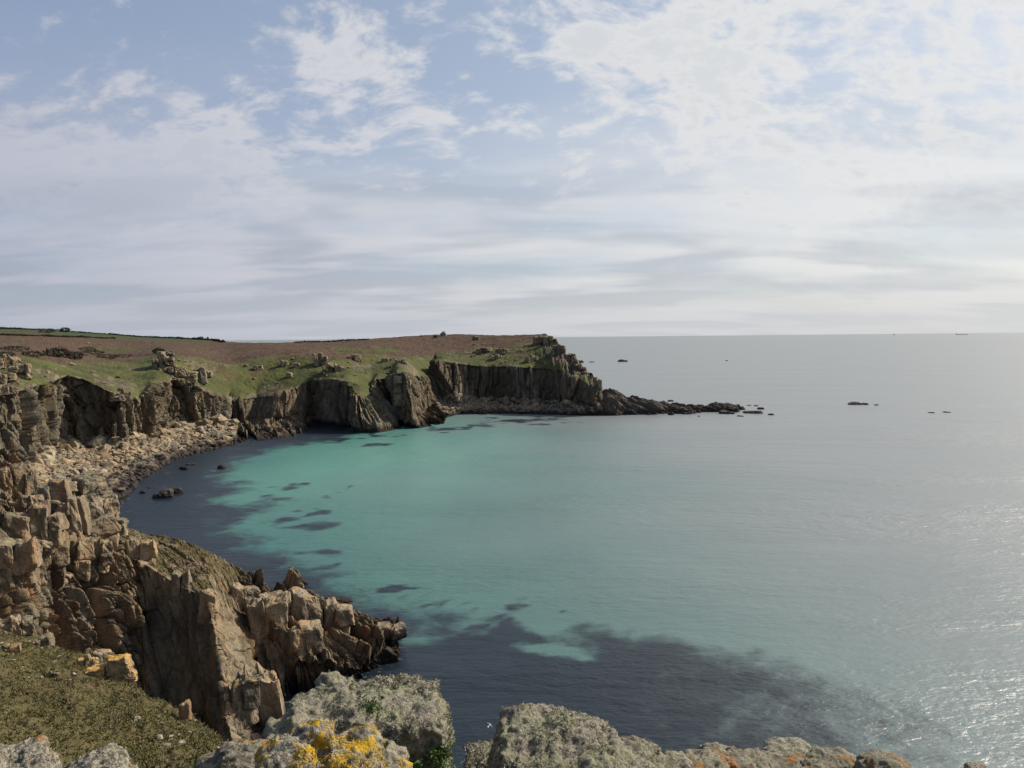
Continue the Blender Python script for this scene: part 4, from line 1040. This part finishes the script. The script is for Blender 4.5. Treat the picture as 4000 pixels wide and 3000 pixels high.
M_L3 = lichen_rock_mat('rock_with_orange_lichen', 0.35, 0.55, 0.45, 0.0)
M_L4 = lichen_rock_mat('whitish_lichen_rock', 0.8, 0.45, 0.1, 0.0)
def tint_mat(name, rough=0.9, trans=0.0):
    m, g, b = new_mat(name); g.put(b.inputs['Base Color'], g.attr('tint')); b.inputs['Roughness'].default_value = rough
    b.inputs['Specular IOR Level'].default_value = 0.15
    return m
M_TINT = tint_mat('lichen_and_leaf')
def lump(name, prims, voxel, mat, label, seed, amp=0.05, cat='rock'):
    """prims: (u, v, range, hx, hy, hz, power): merged into one weathered rock"""
    VV = []; FF = []; nb = 0
    for (u, v, r, hx, hy, hz, pw) in prims:
        V, F = block_arrays(seed, n=14, power=pw + 2.5, amp=0.06); seed += 1
        V = V / 0.52; V = V * np.array([hx, hy, hz]); V[:, 2] = np.where(V[:, 2] < 0, V[:, 2] * 3.2, V[:, 2])
        az = math.atan2(*atr(u, v, r)[:2]); ca, sa = math.cos(az), math.sin(az)
        V = np.stack([V[:, 0] * ca + V[:, 1] * sa, -V[:, 0] * sa + V[:, 1] * ca, V[:, 2]], 1) + atr(u, v, r)
        VV.append(V); FF.append(F + nb); nb += len(V)
    me = mesh_from('tmp', np.concatenate(VV), np.concatenate(FF), True)
    o = link(name, me)
    md = o.modifiers.new('remesh', 'REMESH'); md.mode = 'VOXEL'; md.voxel_size = voxel
    dg = bpy.context.evaluated_depsgraph_get(); dg.update()
    me2 = bpy.data.meshes.new_from_object(o.evaluated_get(dg)); o.modifiers.clear(); o.data = me2; bpy.data.meshes.remove(me)
    n = len(me2.vertices); V = np.empty(n * 3, np.float32); me2.vertices.foreach_get('co', V); V = V.reshape(-1, 3)
    N = np.empty(n * 3, np.float32); me2.vertices.foreach_get('normal', N); N = N.reshape(-1, 3)
    ctr = V.mean(0)
    d = fbm(V * 3.2 + seed, 4, seed) * amp * 1.2 + fbm(V * 18 + seed, 3, seed + 5) * amp * 0.35 + np.abs(fbm(V * 9 + seed, 4, seed + 3)) * -amp * 1.1 + fbm(V * 40, 3, seed + 8) * amp * 0.28
    V = V + N * d[:, None]; org = np.array([ctr[0], ctr[1], V[:, 2].min()])
    me2.vertices.foreach_set('co', (V - org).astype(np.float32).ravel()); me2.update()
    me2.polygons.foreach_set('use_smooth', np.ones(len(me2.polygons), bool))
    me2.materials.clear(); me2.materials.append(mat); me2.name = name; o.location = org
    tag(o, label, cat); return o
def surf_samples(o, n, rs, cond):
    me = o.data; nf = len(me.polygons); c = np.empty(nf * 3, np.float32); me.polygons.foreach_get('center', c); c = c.reshape(-1, 3)
    nn = np.empty(nf * 3, np.float32); me.polygons.foreach_get('normal', nn); nn = nn.reshape(-1, 3)
    ar = np.empty(nf, np.float32); me.polygons.foreach_get('area', ar)
    loc = np.array(o.location); w = ar * cond(c + loc, nn); w = np.maximum(w, 0)
    i = rs.choice(nf, n, p=w / w.sum()); sz = np.sqrt(ar[i])[:, None]
    return c[i] + rs.uniform(-.5, .5, (n, 3)) * sz, nn[i]
def blades(P, N, rs, per, ln, wd, spread, cols, jit=0.25, droop=0.0):
    """tufts of thin bent strands; returns verts, faces(4), tint"""
    n = len(P) * per
    p = np.repeat(P, per, 0) + rs.normal(0, ln * 0.25, (n, 3)); nn = np.repeat(N, per, 0)
    d = nn + rs.normal(0, spread, (n, 3)); d /= np.linalg.norm(d, axis=1, keepdims=True)
    L = ln * rs.uniform(0.5, 1.4, (n, 1)); side = np.cross(d, rs.normal(0, 1, (n, 3))); side /= np.linalg.norm(side, axis=1, keepdims=True) + 1e-9
    side *= wd * rs.uniform(.6, 1.4, (n, 1)); mid = p + d * L * 0.55 + rs.normal(0, .12, (n, 3)) * L; tip = p + d * L + rs.normal(0, .3, (n, 3)) * L - np.array([0, 0, droop]) * L
    V = np.stack([p - side * .6, mid - side, tip, mid + side], 1).reshape(-1, 3); F = np.arange(n * 4).reshape(n, 4)
    ci = rs.integers(0, len(cols), len(P)); t = np.array(cols)[ci] * rs.uniform(1 - jit, 1 + jit, (len(P), 1))
    t = np.repeat(t, per * 4, 0)
    return V, F, t
def tint_obj(name, V, F, t, parent=None, loc=None):
    me = mesh_from(name, V, F, False); set_attr(me, 'tint', np.clip(t, 0, 1)); o = link(name, me, M_TINT, parent); return o
R8 = np.random.default_rng(88)
GREYG = [(0.29, 0.295, 0.19), (0.37, 0.37, 0.25), (0.23, 0.225, 0.15), (0.47, 0.45, 0.35), (0.10, 0.085, 0.065), (0.13, 0.11, 0.085), (0.35, 0.35, 0.20), (0.38, 0.34, 0.28)]
def lichen(o, n, ln=0.020, wd=0.0030, per=6, cols=GREYG, thr=-0.15, name='lichen', fq=3.0, zmin=-0.4):
    f = lambda c, nn: sstep(fbm(c * fq + 5, 4, 17), thr, thr + 0.25) * sstep(nn[:, 2], zmin, zmin + .3)
    P_, N_ = surf_samples(o, n, R8, f); V, F, t = blades(P_, N_, R8, per, ln, wd, 0.7, cols)
    l = tint_obj(name, V, F, t, o); l['kind'] = 'stuff'; return l
rock_a = lump('lichen_rock', [(1460, 2975, 4.9, .52, .42, .44, 7), (1290, 2930, 4.75, .32, .34, .34, 3), (1150, 3020, 4.6, .20, .26, .28, 3), (1590, 2690, 5.1, .05, .05, .06, 2.5), (1650, 2700, 5.1, .09, .07, .08, 2.5), (1315, 2700, 5.0, .13, .12, .11, 2)],
              0.016, M_L1, 'large block bristling with grey green lichen at the bottom centre', 61, 0.045)
lichen(rock_a, 12000, 0.013, 0.0026, thr=0.0, fq=6.0)
rock_b = lump('lichen_rock', [(1230, 2985, 3.35, .11, .14, .21, 0.5), (1290, 3060, 3.3, .24, .2, .18, 1), (1120, 3090, 3.2, .15, .2, .19, 1), (1440, 3090, 3.3, .2, .2, .13, 1)],
              0.010, M_L2, 'pointed rock crusted with bright yellow lichen, nearest at the bottom', 71, 0.035)
lichen(rock_b, 1200, 0.008, 0.0020, cols=GREYG + [(0.5, 0.47, 0.42)], thr=0.0)
YEL = [(0.42, 0.27, 0.022), (0.38, 0.22, 0.012), (0.44, 0.32, 0.05), (0.30, 0.155, 0.010)]
def crust(o, n, cols, seed, sz, thr, fq, name='lichen_crust'):
    f = lambda c, nn: sstep(fbm(c * fq + seed, 4, seed), thr, thr + 0.1) * sstep(nn[:, 2], -0.1, .3)
    P_, N_ = surf_samples(o, n, R8, f)
    oc = np.array([(1, 0, 0), (0, 1, 0), (-1, 0, 0), (0, -1, 0), (0, 0, .22)], float); fc = np.array([(0, 1, 4), (1, 2, 4), (2, 3, 4), (3, 0, 4)])
    s = sz * R8.uniform(.5, 1.5, (n, 1, 1)); ang = R8.uniform(0, 6.28, n); ca, sa = np.cos(ang), np.sin(ang)
    t1 = np.cross(N_, np.array([.3, .7, .1])); t1 /= np.linalg.norm(t1, axis=1, keepdims=True); t2 = np.cross(N_, t1)
    a = t1 * ca[:, None] + t2 * sa[:, None]; b = -t1 * sa[:, None] + t2 * ca[:, None]
    V = P_[:, None] + s * (oc[None, :, 0:1] * a[:, None] + oc[None, :, 1:2] * b[:, None] + oc[None, :, 2:3] * N_[:, None]) + N_[:, None] * 0.002
    F = (np.arange(n)[:, None, None] * 5 + fc[None]).reshape(-1, 3)
    t = np.repeat(np.array(cols)[R8.integers(0, len(cols), n)] * R8.uniform(.75, 1.2, (n, 1)), 5, 0)
    l = tint_obj(name, V.reshape(-1, 3), F, t, o); l['kind'] = 'stuff'
crust(rock_b, 13000, YEL, 5, 0.0030, 0.0, 6.0)
rock_c = lump('lichen_rock', [(2190, 3125, 5.0, .49, .5, .50, 4), (2400, 3120, 5.0, .42, .4, .38, 2), (2580, 3130, 5.1, .32, .35, .26, 2)], 0.017, M_L1, 'broad dark flanked boulder furred with lichen, right of the gap', 81, 0.045)
lichen(rock_c, 9000, 0.011, 0.0026, thr=0.0, fq=6.0)
rock_d = lump('lichen_rock', [(1890, 3010, 5.7, .18, .2, .16, 4)], 0.014, M_L4, 'small lichened stone in the gap between the two big blocks', 91, 0.03)
lichen(rock_d, 900, 0.02, 0.0032)
rock_e = lump('lichen_rock', [(2860, 3110, 7.0, .46, .4, .42, 1.5), (2740, 3040, 6.4, .28, .3, .17, 1)], 0.02, M_L3, 'round boulder stained with orange lichen right of the furred one', 101, 0.04)
rock_f = lump('lichen_rock', [(3050, 3050, 8.6, .40, .35, .25, 1)], 0.022, M_L3, 'smooth grey boulder in the right hand row', 111, 0.03)
rock_f2 = lump('lichen_rock', [(3085, 2955, 9.6, .34, .3, .15, .5)], 0.022, M_L4, 'rounded boulder behind the right hand row', 115, 0.03)
rock_g = lump('lichen_rock', [(3270, 3045, 8.8, .40, .35, .27, 1), (3180, 3050, 8.5, .2, .3, .2, .5)], 0.022, M_L3, 'orange topped boulder in the middle of the right hand row', 121, 0.035)
rock_h = lump('lichen_rock', [(3455, 3085, 8.6, .36, .35, .36, 1)], 0.022, M_L3, 'last boulder of the right hand row', 131, 0.035)
rock_i = lump('lichen_rock', [(3815, 3030, 9.0, .13, .15, .12, 1)], 0.016, M_L4, 'tiny stone tip at the bottom right', 141, 0.02)
rock_j = lump('lichen_rock', [(70, 3085, 5.5, .25, .25, .26, .8), (-60, 3080, 5.5, .2, .25, .22, .5)], 0.014, M_L4, 'whitish lichened rock in the bottom left corner', 151, 0.035)
lichen(rock_j, 900, 0.008, 0.0024, cols=GREYG + [(.5, .48, .43)])
rock_k = lump('lichen_rock', [(360, 3110, 5.2, .26, .25, .23, .8), (500, 3120, 5.2, .15, .2, .2, .5)], 0.014, M_L4, 'grey white rock left of the yellow one along the bottom', 161, 0.035)
lichen(rock_k, 800, 0.008, 0.0024, cols=GREYG + [(.5, .48, .43)])
rock_l = lump('lichen_rock', [(965, 3050, 4.2, .17, .2, .20, .8), (860, 3070, 4.2, .14, .2, .15, .5)], 0.012, M_L3, 'small knobbly rock with an orange patch beside the yellow one', 171, 0.035)
lichen(rock_l, 600, 0.008, 0.0022, cols=GREYG + [(.55, .52, .48)])

def leafy(u, v, r, rad, n, ln, cols, label, name, seed, on):
    bpy.context.view_layer.update()
    loc, nr = hit(u, v, [on])
    if loc is None: print('plant misses', label); return
    rs = np.random.default_rng(seed); P_ = rs.normal(0, rad * 0.45, (n, 3)) * np.array([1, 1, .45]); N_ = P_ / (np.linalg.norm(P_, axis=1, keepdims=True) + 1e-6) + np.array([0, -0.2, .8])
    o = empty(name, loc); tag(o, label, 'plant')
    V, F, t = blades(P_, N_, rs, 4, ln, ln * 0.22, 0.5, cols, droop=.2); l = tint_obj('leaves', V, F, t, o)
    st = rs.normal(0, rad * .3, (10, 3)) * np.array([1, 1, 0]); V, F, t = blades(st, np.tile([0, 0, 1.], (10, 1)), rs, 2, rad * .6, .002, .4, [(.06, .06, .03)]); tint_obj('stems', V, F, t, o)
GREEN = [(0.075, 0.125, 0.030), (0.10, 0.16, 0.045), (0.050, 0.085, 0.022), (0.13, 0.17, 0.06)]
leafy(1430, 2765, 4.5, .085, 170, .022, GREEN, 'small bright green plant rooted in the big lichen block', 'cliff_plant', 5, rock_a)
leafy(1700, 2950, 4.4, .12, 260, .026, GREEN, 'green cushion plant at the right foot of the big lichen block', 'cliff_plant', 6, rock_a)
leafy(1590, 2990, 4.3, .08, 120, .024, GREEN, 'dark green tuft at the foot of the big block, bottom edge', 'cliff_plant', 7, rock_a)

# ---------------------------------------------------------------- turf tussocks and stones on the near slope
def turf():
    rs = np.random.default_rng(44); nr, nc, _ = SQ.shape
    i = rs.integers(0, nr - 1, 60000); j = rs.integers(0, nc - 1, 60000); t = STT[i, j]
    ok = (t > 1.04) & (t < 3.15); P_ = SQ[i, j][ok] + rs.uniform(-.1, .1, (ok.sum(), 3)) * np.array([1, 1, 0])
    den = fbm(P_ / 1.3, 3, 7) + 0.4 * fbm(P_ / 6.0, 2, 9); P_ = P_[den + rs.uniform(-.5, .5, len(P_)) > -0.25][:26000]
    N_ = np.tile([0.25, 0.0, 1.0], (len(P_), 1)); N_ /= np.linalg.norm(N_[0])
    cols = [(0.118, 0.102, 0.044), (0.150, 0.128, 0.058), (0.084, 0.086, 0.032), (0.104, 0.114, 0.036), (0.180, 0.152, 0.080), (0.070, 0.062, 0.030)]
    V, F, tt = blades(P_, N_, rs, 5, 0.13, 0.022, 0.6, cols, droop=.25)
    return tag(tint_obj('grass', V, F, tt), 'tussocks of dry olive grass covering the near slope', 'grass', kind='stuff')
turf()
bpy.context.view_layer.update()
M_YEL = lichen_rock_mat('yellow_lichened_boulder', 0.3, 0.3, 0.0, 1.0)
M_STONE = plain_mat('pale_loose_stone', (0.30, 0.27, 0.21), (0.18, 0.15, 0.11), 3.0)
HULLS_STONE = with_mat(HULLS, M_STONE); BLOCKS_Y = with_mat(FINEBLOCKS, rock_mat('yellow_capped_granite', 1.6, wet=False, lichen=0.3, warm=0.5, orange=0.40))
for k, (u, v, w_, h_, lab) in enumerate([(398, 2590, 52, 34, 'rounded yellow lichened boulder on the rim of the turf slope'), (475, 2660, 68, 78, 'tall yellow topped boulder at the drop beside the rounded one'),
                                         (722, 2815, 32, 46, 'upright yellow stone standing on the rim lower down'), (378, 2645, 48, 24, 'grey slab with a shadow under it by the yellow boulders'),
                                         (35, 2550, 56, 26, 'pale grey rock on the turf near the left edge'), (340, 2600, 50, 26, 'low grey rocks left of the yellow boulders'), (60, 2480, 90, 50, 'grey rubble crag at the left edge over the turf'), (150, 2530, 70, 30, 'rubble heap between the left crag and the turf rim')]):
    tor(u, v, w_, h_, lab, 1700 + k, BLOCKS_Y if 'yellow' in lab else BLOCKS_NEAR, 1 if k < 4 else 3, 1 if k != 1 else 2, name='slope_rock', group='rocks on the turf slope')
rs = random.Random(77)
for k in range(46):
    if k < 26: u, v = rs.uniform(0, 460), rs.uniform(2500, 2680)
    elif k < 36: u = rs.uniform(430, 850); v = 2700 + (u - 430) * 0.5 + rs.uniform(-60, 60)
    else: u, v = rs.uniform(600, 830), rs.uniform(2800, 2990)
    loc, nr_ = hit(u, v, [SLOPE])
    if loc is None or loc.z < 15: continue
    s = rs.uniform(0.10, 0.28); ob = bpy.data.objects.new('stone', HULLS_STONE[rs.randrange(14)]); COL.objects.link(ob)
    ob.location = loc + Vector((0, 0, s * .18)); ob.scale = (s * 1.3, s, s * .8); ob.rotation_euler = (rs.uniform(-.2, .2), rs.uniform(-.2, .2), rs.uniform(0, 6.3))
    tag(ob, 'small pale stone lying in the turf of the near slope', 'stone', 'stones in the near turf')

# ---------------------------------------------------------------- bushes, hedge, hut, walker on the far land
def shrub(u, v, wp, hp, label, name, seed, col, group, n=260, loc=None):
    for dv in (0, 2, 4, 6, 9, 12):
        if loc is None: loc, _ = hit(u, v + dv, coast_objs)
    if loc is None: print('no ground', label); return
    k = (loc - Vector((0, 0, EYE))).length / FOC; w, h = wp * k, hp * k; rs = np.random.default_rng(seed)
    o = empty(name, loc); tag(o, label, 'bush' if 'tree' not in name else 'tree', group)
    q = rs.normal(0, 1, (n, 3)); q /= np.linalg.norm(q, axis=1, keepdims=True); q *= rs.uniform(.55, 1.0, (n, 1)) ** .5
    q *= 1 + .25 * fbm(q * 2 + seed, 3, seed)[:, None]
    P_ = q * np.array([w / 2, w / 3, h / 2]) + np.array([0, 0, h * .52]); cols = [tuple(c * f for c in col) for f in (.6, .85, 1.1, 1.4)]
    V, F, t = blades(P_, q + np.array([0, 0, .4]), rs, 3, h * .22, h * .07, .7, cols); tint_obj('crown', V, F, t, o)
    V, F, t = blades(np.zeros((6, 3)), np.tile([0, 0, 1.], (6, 1)), rs, 2, h * .6, h * .03, .5, [(.05, .04, .03)]); tint_obj('trunk', V, F, t, o)
    return o
DK = (0.030, 0.038, 0.020); HEA = (0.048, 0.050, 0.034)
for k, (u, v, w_, h_, lab, nm, c) in enumerate([
    (255, 1296, 32, 13, 'dome shaped tree on the left skyline', 'hedgerow_tree', DK), (10, 1284, 20, 6, 'low tree at the far left of the skyline', 'hedgerow_tree', DK), (28, 1285, 10, 5, 'small round tree beside the far left one', 'hedgerow_tree', DK),
    (180, 1300, 50, 10, 'spread grey bush left of the dome tree', 'hedgerow_tree', HEA), (785, 1324, 18, 8, 'rounded tree at the end of the skyline field', 'hedgerow_tree', DK), (758, 1322, 14, 6, 'small tree left of the field end tree', 'hedgerow_tree', DK),
    (812, 1326, 5, 9, 'thin pointed tree at the right of the skyline field', 'hedgerow_tree', DK), (698, 1320, 6, 5, 'single dot of a tree above the bright field', 'hedgerow_tree', DK),
    (620, 1380, 44, 16, 'dark block of gorse at the top of the green spur', 'gorse_bush', DK), (220, 1392, 70, 26, 'large grey thorn thicket behind the left grass', 'thorn_bush', HEA), (290, 1402, 60, 22, 'thorn thicket right of the large grey one', 'thorn_bush', HEA),
    (60, 1372, 80, 16, 'band of dark scrub at the left edge', 'thorn_bush', HEA), (130, 1392, 70, 16, 'second band of scrub below the left one', 'thorn_bush', DK), (20, 1392, 60, 14, 'low scrub in the left corner behind the crag', 'thorn_bush', DK),
    (360, 1385, 70, 14, 'patch of gorse amid the bracken', 'gorse_bush', DK), (420, 1400, 70, 14, 'lower gorse patch amid the bracken', 'gorse_bush', DK), (480, 1395, 60, 10, 'gorse strip at the right of the patches', 'gorse_bush', DK),
    (340, 1368, 60, 10, 'upper gorse strip amid the bracken', 'gorse_bush', DK),
    (1645, 1314, 12, 6, 'dark bush left of the stone hut', 'gorse_bush', DK), (1700, 1318, 14, 8, 'grey bush in front of the stone hut', 'gorse_bush', HEA), (1562, 1320, 8, 4, 'small bush on the wall line left of the hut', 'gorse_bush', DK)]):
    shrub(u, v + 1, w_, h_, lab, nm, 2000 + k, c, 'bushes and trees on the far land', 240 if w_ > 12 else 90)
def hedge(pts, hgt, label, seed):
    rs = np.random.default_rng(seed); P3 = []
    for u, v in pts:
        for dv in (0, 1, 2, 3, 5, 8):
            l, _ = hit(u, v + dv, coast_objs)
            if l is not None: break
        if l is not None: P3.append(np.array(l))
    if len(P3) < 2: print('no hedge', label); return
    P3 = np.array(P3); o = empty('hedgerow', Vector(P3[0])); tag(o, label, 'hedge', 'hedges and walls on the far land')
    L = np.concatenate([[0], np.cumsum(np.linalg.norm(np.diff(P3, axis=0), axis=1))]); n = int(min(2600, L[-1] * 9)); s = rs.uniform(0, L[-1], n)
    q = np.stack([np.interp(s, L, P3[:, c]) for c in range(3)], 1) - P3[0]
    q += rs.normal(0, .5, (n, 3)) * np.array([1, 1, 0]); q[:, 2] += rs.uniform(0, hgt, n) * (0.6 + .4 * np.sin(s * .13) * np.sin(s * .031))
    V, F, t = blades(q, np.tile([0, 0, 1.], (n, 1)), rs, 3, hgt * .5, hgt * .22, .8, [DK, HEA, (.02, .026, .014)]); tint_obj('foliage', V, F, t, o)
    q2 = q[::14]; V, F, t = blades(q2 * np.array([1, 1, 1.0]) - np.array([0, 0, .4]), np.tile([0, 0, 1.], (len(q2), 1)), rs, 1, hgt * .5, .08, .2, [(.05, .04, .03)]); tint_obj('stem', V, F, t, o)
hedge([(0, 1285), (60, 1286), (130, 1288), (190, 1291), (250, 1295)], 2.0, 'dark hedge along the left skyline up to the dome tree', 1)
hedge([(255, 1296), (320, 1300), (400, 1305), (480, 1311), (560, 1317), (640, 1321)], 1.6, 'dark hedge running down the skyline right of the dome tree', 2)
hedge([(640, 1321), (700, 1323), (760, 1326), (830, 1330), (875, 1337)], 2.0, 'hedge at the end of the skyline field', 3)
hedge([(1150, 1339), (1220, 1337), (1290, 1335), (1360, 1332), (1440, 1327)], 1.3, 'dark wall line on the skyline under the walker', 4)
hedge([(0, 1310), (100, 1313), (200, 1316), (330, 1319), (450, 1323)], 1.6, 'field boundary between green field and bracken', 5)
def box(V, F, c, s, rz=0.0):
    n = len(V); ca, sa = math.cos(rz), math.sin(rz)
    for x in (-.5, .5):
        for y in (-.5, .5):
            for z in (-.5, .5): V.append((c[0] + x * s[0] * ca - y * s[1] * sa, c[1] + x * s[0] * sa + y * s[1] * ca, c[2] + z * s[2]))
    F += [[n + i for i in f] for f in ((0, 1, 3, 2), (4, 6, 7, 5), (0, 4, 5, 1), (2, 3, 7, 6), (0, 2, 6, 4), (1, 5, 7, 3))]
def box_part(name, boxes, mat, parent):
    V = []; F = []
    for b_ in boxes: box(V, F, *b_)
    return link(name, mesh_from(name, np.array(V), np.array(F), False), mat, parent)
M_HUT = plain_mat('hut_stone', (0.36, 0.36, 0.35), (0.26, 0.26, 0.25), 1.5); M_SLATE = plain_mat('hut_slate', (0.24, 0.26, 0.29), (0.17, 0.18, 0.20), 2.0); M_DARK = plain_mat('dark_glass', (0.03, 0.035, 0.04), rough=0.3)
loc, _ = hit(1732, 1312, coast_objs)
if loc:
    hut = empty('stone_hut', loc, -0.1); tag(hut, 'small grey stone hut on the headland skyline', 'hut')
    k = loc.length / FOC
    box_part('wall', [((0, 0, 1.0), (24 * k, 4, 2.6))], M_HUT, hut); rf = box_part('roof', [((0.4 * k, 0, 2.75), (14 * k, 4.2, 0.9)), ((1.0 * k, 0, 3.5), (8 * k, 3.0, 0.8))], M_SLATE, hut)
    box_part('chimney', [((5.0 * k, 0, 4.1), (2 * k, .8, 1.2))], M_HUT, rf)
    box_part('door', [((-4 * k, -2.03, 0.9), (1.0, .08, 1.9))], M_DARK, hut)
    for sx in (3, 7): box_part('window', [((sx * k, -2.03, 1.3), (1.0, .08, .8))], M_DARK, hut)
def person(u, v):
    loc, _ = hit(u, v, coast_objs)
    if loc is None: print('no person'); return
    me = bpy.data.meshes.new('person')
    J = [(0, 0, .95), (0, 0, 1.2), (0, 0, 1.42), (0, .02, 1.55), (0, .03, 1.70), (.1, 0, .9), (.12, .05, .48), (.12, -.02, .06), (.12, .12, .03), (-.1, 0, .9), (-.12, -.06, .48), (-.12, -.1, .06), (-.12, .04, .03),
         (.2, 0, 1.40), (.26, .03, 1.12), (.24, .12, .88), (-.2, 0, 1.40), (-.26, .03, 1.12), (-.24, .12, .88)]
    E_ = [(0, 1), (1, 2), (2, 3), (3, 4), (0, 5), (5, 6), (6, 7), (7, 8), (0, 9), (9, 10), (10, 11), (11, 12), (2, 13), (13, 14), (14, 15), (2, 16), (16, 17), (17, 18)]
    R_ = [.15, .16, .14, .06, .11, .10, .075, .05, .045, .10, .075, .05, .045, .08, .055, .045, .08, .055, .045]
    me.from_pydata(J, E_, []); o = link('person', me, plain_mat('dark_clothing', (0.03, 0.035, 0.05))); md = o.modifiers.new('skin', 'SKIN')
    for sv, r_ in zip(me.skin_vertices[0].data, R_): sv.radius = (r_, r_)
    me.skin_vertices[0].data[0].use_root = True
    o.modifiers.new('sub', 'SUBSURF').levels = 1; o.modifiers['sub'].render_levels = 1
    o.location = loc; k = (loc.length / FOC * 9.5) / 1.75; o.scale = (k, k, k)
    tag(o, 'walker in dark clothing standing upright on the skyline', 'person')
person(1359, 1335)

# ---------------------------------------------------------------- ship, sail, birds
def hull_part(name, L, Bm, D, mat, parent):
    V = []; F = []; n = 15
    for i in range(n):
        x = -L / 2 + L * i / (n - 1); f = max(0.04, 1 - max(0, (i - 10) / 4) ** 1.6) * (1 if i > 0 else .85); s = D * (0.15 * max(0, (i - 11) / 3) ** 2)
        V += [(x, -Bm / 2 * f * .8, -2), (x, -Bm / 2 * f, D + s), (x, Bm / 2 * f, D + s), (x, Bm / 2 * f * .8, -2)]
    for i in range(n - 1):
        a, b_ = i * 4, i * 4 + 4
        for k in range(4): F.append((a + k, b_ + k, b_ + (k + 1) % 4, a + (k + 1) % 4))
    F += [(0, 1, 2, 3), tuple((n - 1) * 4 + k for k in (3, 2, 1, 0))]
    return link(name, mesh_from(name, np.array(V), np.array(F), False), mat, parent)
M_HULL = plain_mat('ship_hull_paint', (0.10, 0.12, 0.14), rough=0.5); M_SUP = plain_mat('ship_white_paint', (0.45, 0.47, 0.48), rough=0.5)
p = atz(3757, 1307.5, 0.0); kk = np.linalg.norm(p) / FOC; Ls = 33 * kk
ship = empty('cargo_ship', Vector(p), -math.atan2(p[0], p[1])); tag(ship, 'long low cargo ship under the horizon at the right', 'ship')
hull_part('hull', Ls, Ls * .16, Ls * .035, M_HULL, ship)
su = box_part('superstructure', [((-Ls * .44, 0, Ls * .075), (Ls * .07, Ls * .13, Ls * .085)), ((-Ls * .44, 0, Ls * .125), (Ls * .05, Ls * .14, Ls * .02))], M_SUP, ship)
box_part('funnel', [((-Ls * .475, 0, Ls * .12), (Ls * .018, Ls * .03, Ls * .06))], M_HULL, su); box_part('mast', [((Ls * .42, 0, Ls * .06), (Ls * .008, Ls * .008, Ls * .06))], M_HULL, ship)
box_part('hatch_covers', [((Ls * (x - .3) , 0, Ls * .04), (Ls * .11, Ls * .11, Ls * .012)) for x in (.0, .14, .28, .42, .56)], M_HULL, ship)
p = atz(3492, 1309, 0.0); kk = np.linalg.norm(p) / FOC
boat = empty('sailing_boat', Vector(p), -math.atan2(p[0], p[1])); tag(boat, 'speck of a sailing boat on the horizon left of the ship', 'boat')
hull_part('hull', 6 * kk, 1.8 * kk, .6 * kk, M_HULL, boat); box_part('mast', [((0, 0, 3 * kk), (.25 * kk, .25 * kk, 6.5 * kk))], M_HULL, boat)
link('sail', mesh_from('sail', np.array([(0, 0, .9), (2.4, .1, 1.0), (0, 0, 6), (.9, .4, 2.4), (0, -.05, .9), (2.4, .05, 1.0), (0, -.05, 6), (.9, .3, 2.4)]) * kk, np.array([(0, 1, 3), (1, 2, 3), (2, 0, 3), (4, 7, 5), (5, 7, 6), (6, 7, 4)]), True), plain_mat('sail_cloth', (.3, .3, .31)), boat)
def bird(u, v, r, span, heading, bank, cols, label):
    o = empty('bird', Vector(atr(u, v, r))); o.rotation_euler = (0.25, bank, heading); tag(o, label, 'bird')
    n = 9; V = []; F = []
    for i in range(n):
        x = i / (n - 1); rad = span * .075 * math.sin(math.pi * min(1, x * .92 + .06)) ** .7
        for a in range(8): V.append((rad * math.cos(a * math.pi / 4), span * (.28 - .56 * x), rad * .85 * math.sin(a * math.pi / 4)))
    for i in range(n - 1):
        for a in range(8): F.append((i * 8 + a, i * 8 + (a + 1) % 8, (i + 1) * 8 + (a + 1) % 8, (i + 1) * 8 + a))
    link('body', mesh_from('body', np.array(V), np.array(F), True), plain_mat('bird_body', cols[0]), o)
    for s in (-1, 1):
        W_ = []; G_ = []
        for i in range(6):
            x = i / 5; ch = span * (.13 * (1 - x) + .03) * (1 if i else 1.1); sw = span * (.05 - .16 * max(0, x - .45)); zz = span * (.10 * x - .09 * x * x)
            W_ += [(s * span * .5 * x, sw + ch * .5, zz), (s * span * .5 * x, sw - ch * .5, zz - .004), (s * span * .5 * x, sw, zz + span * .012)]
        for i in range(5):
            a, b_ = i * 3, i * 3 + 3
            G_ += [(a, b_, b_ + 2, a + 2), (a + 2, b_ + 2, b_ + 1, a + 1), (a + 1, b_ + 1, b_, a)]
        link('wing', mesh_from('wing', np.array(W_), np.array(G_), True), plain_mat('bird_wing', cols[1]), o)
    link('tail', mesh_from('tail', np.array([(-.05, -.22, 0), (.05, -.22, 0), (.1, -.42, 0), (-.1, -.42, 0), (-.05, -.22, .02), (.05, -.22, .02), (.1, -.42, .01), (-.1, -.42, .01)]) * span, np.array([(0, 1, 2, 3), (7, 6, 5, 4), (0, 4, 5, 1), (2, 6, 7, 3), (1, 5, 6, 2), (3, 7, 4, 0)]), False), plain_mat('bird_tail', cols[2]), o)
bird(1812, 2918, 48, 1.0, 0.6, 0.9, [(.012, .012, .013), (.012, .012, .014), (.3, .3, .3)], 'black bird gliding over the dark water in the gap')
bird(1913, 2832, 66, 0.75, -0.5, 0.5, [(.5, .5, .5), (.32, .33, .35), (.55, .55, .55)], 'pale gull flying low over the dark water in the gap')
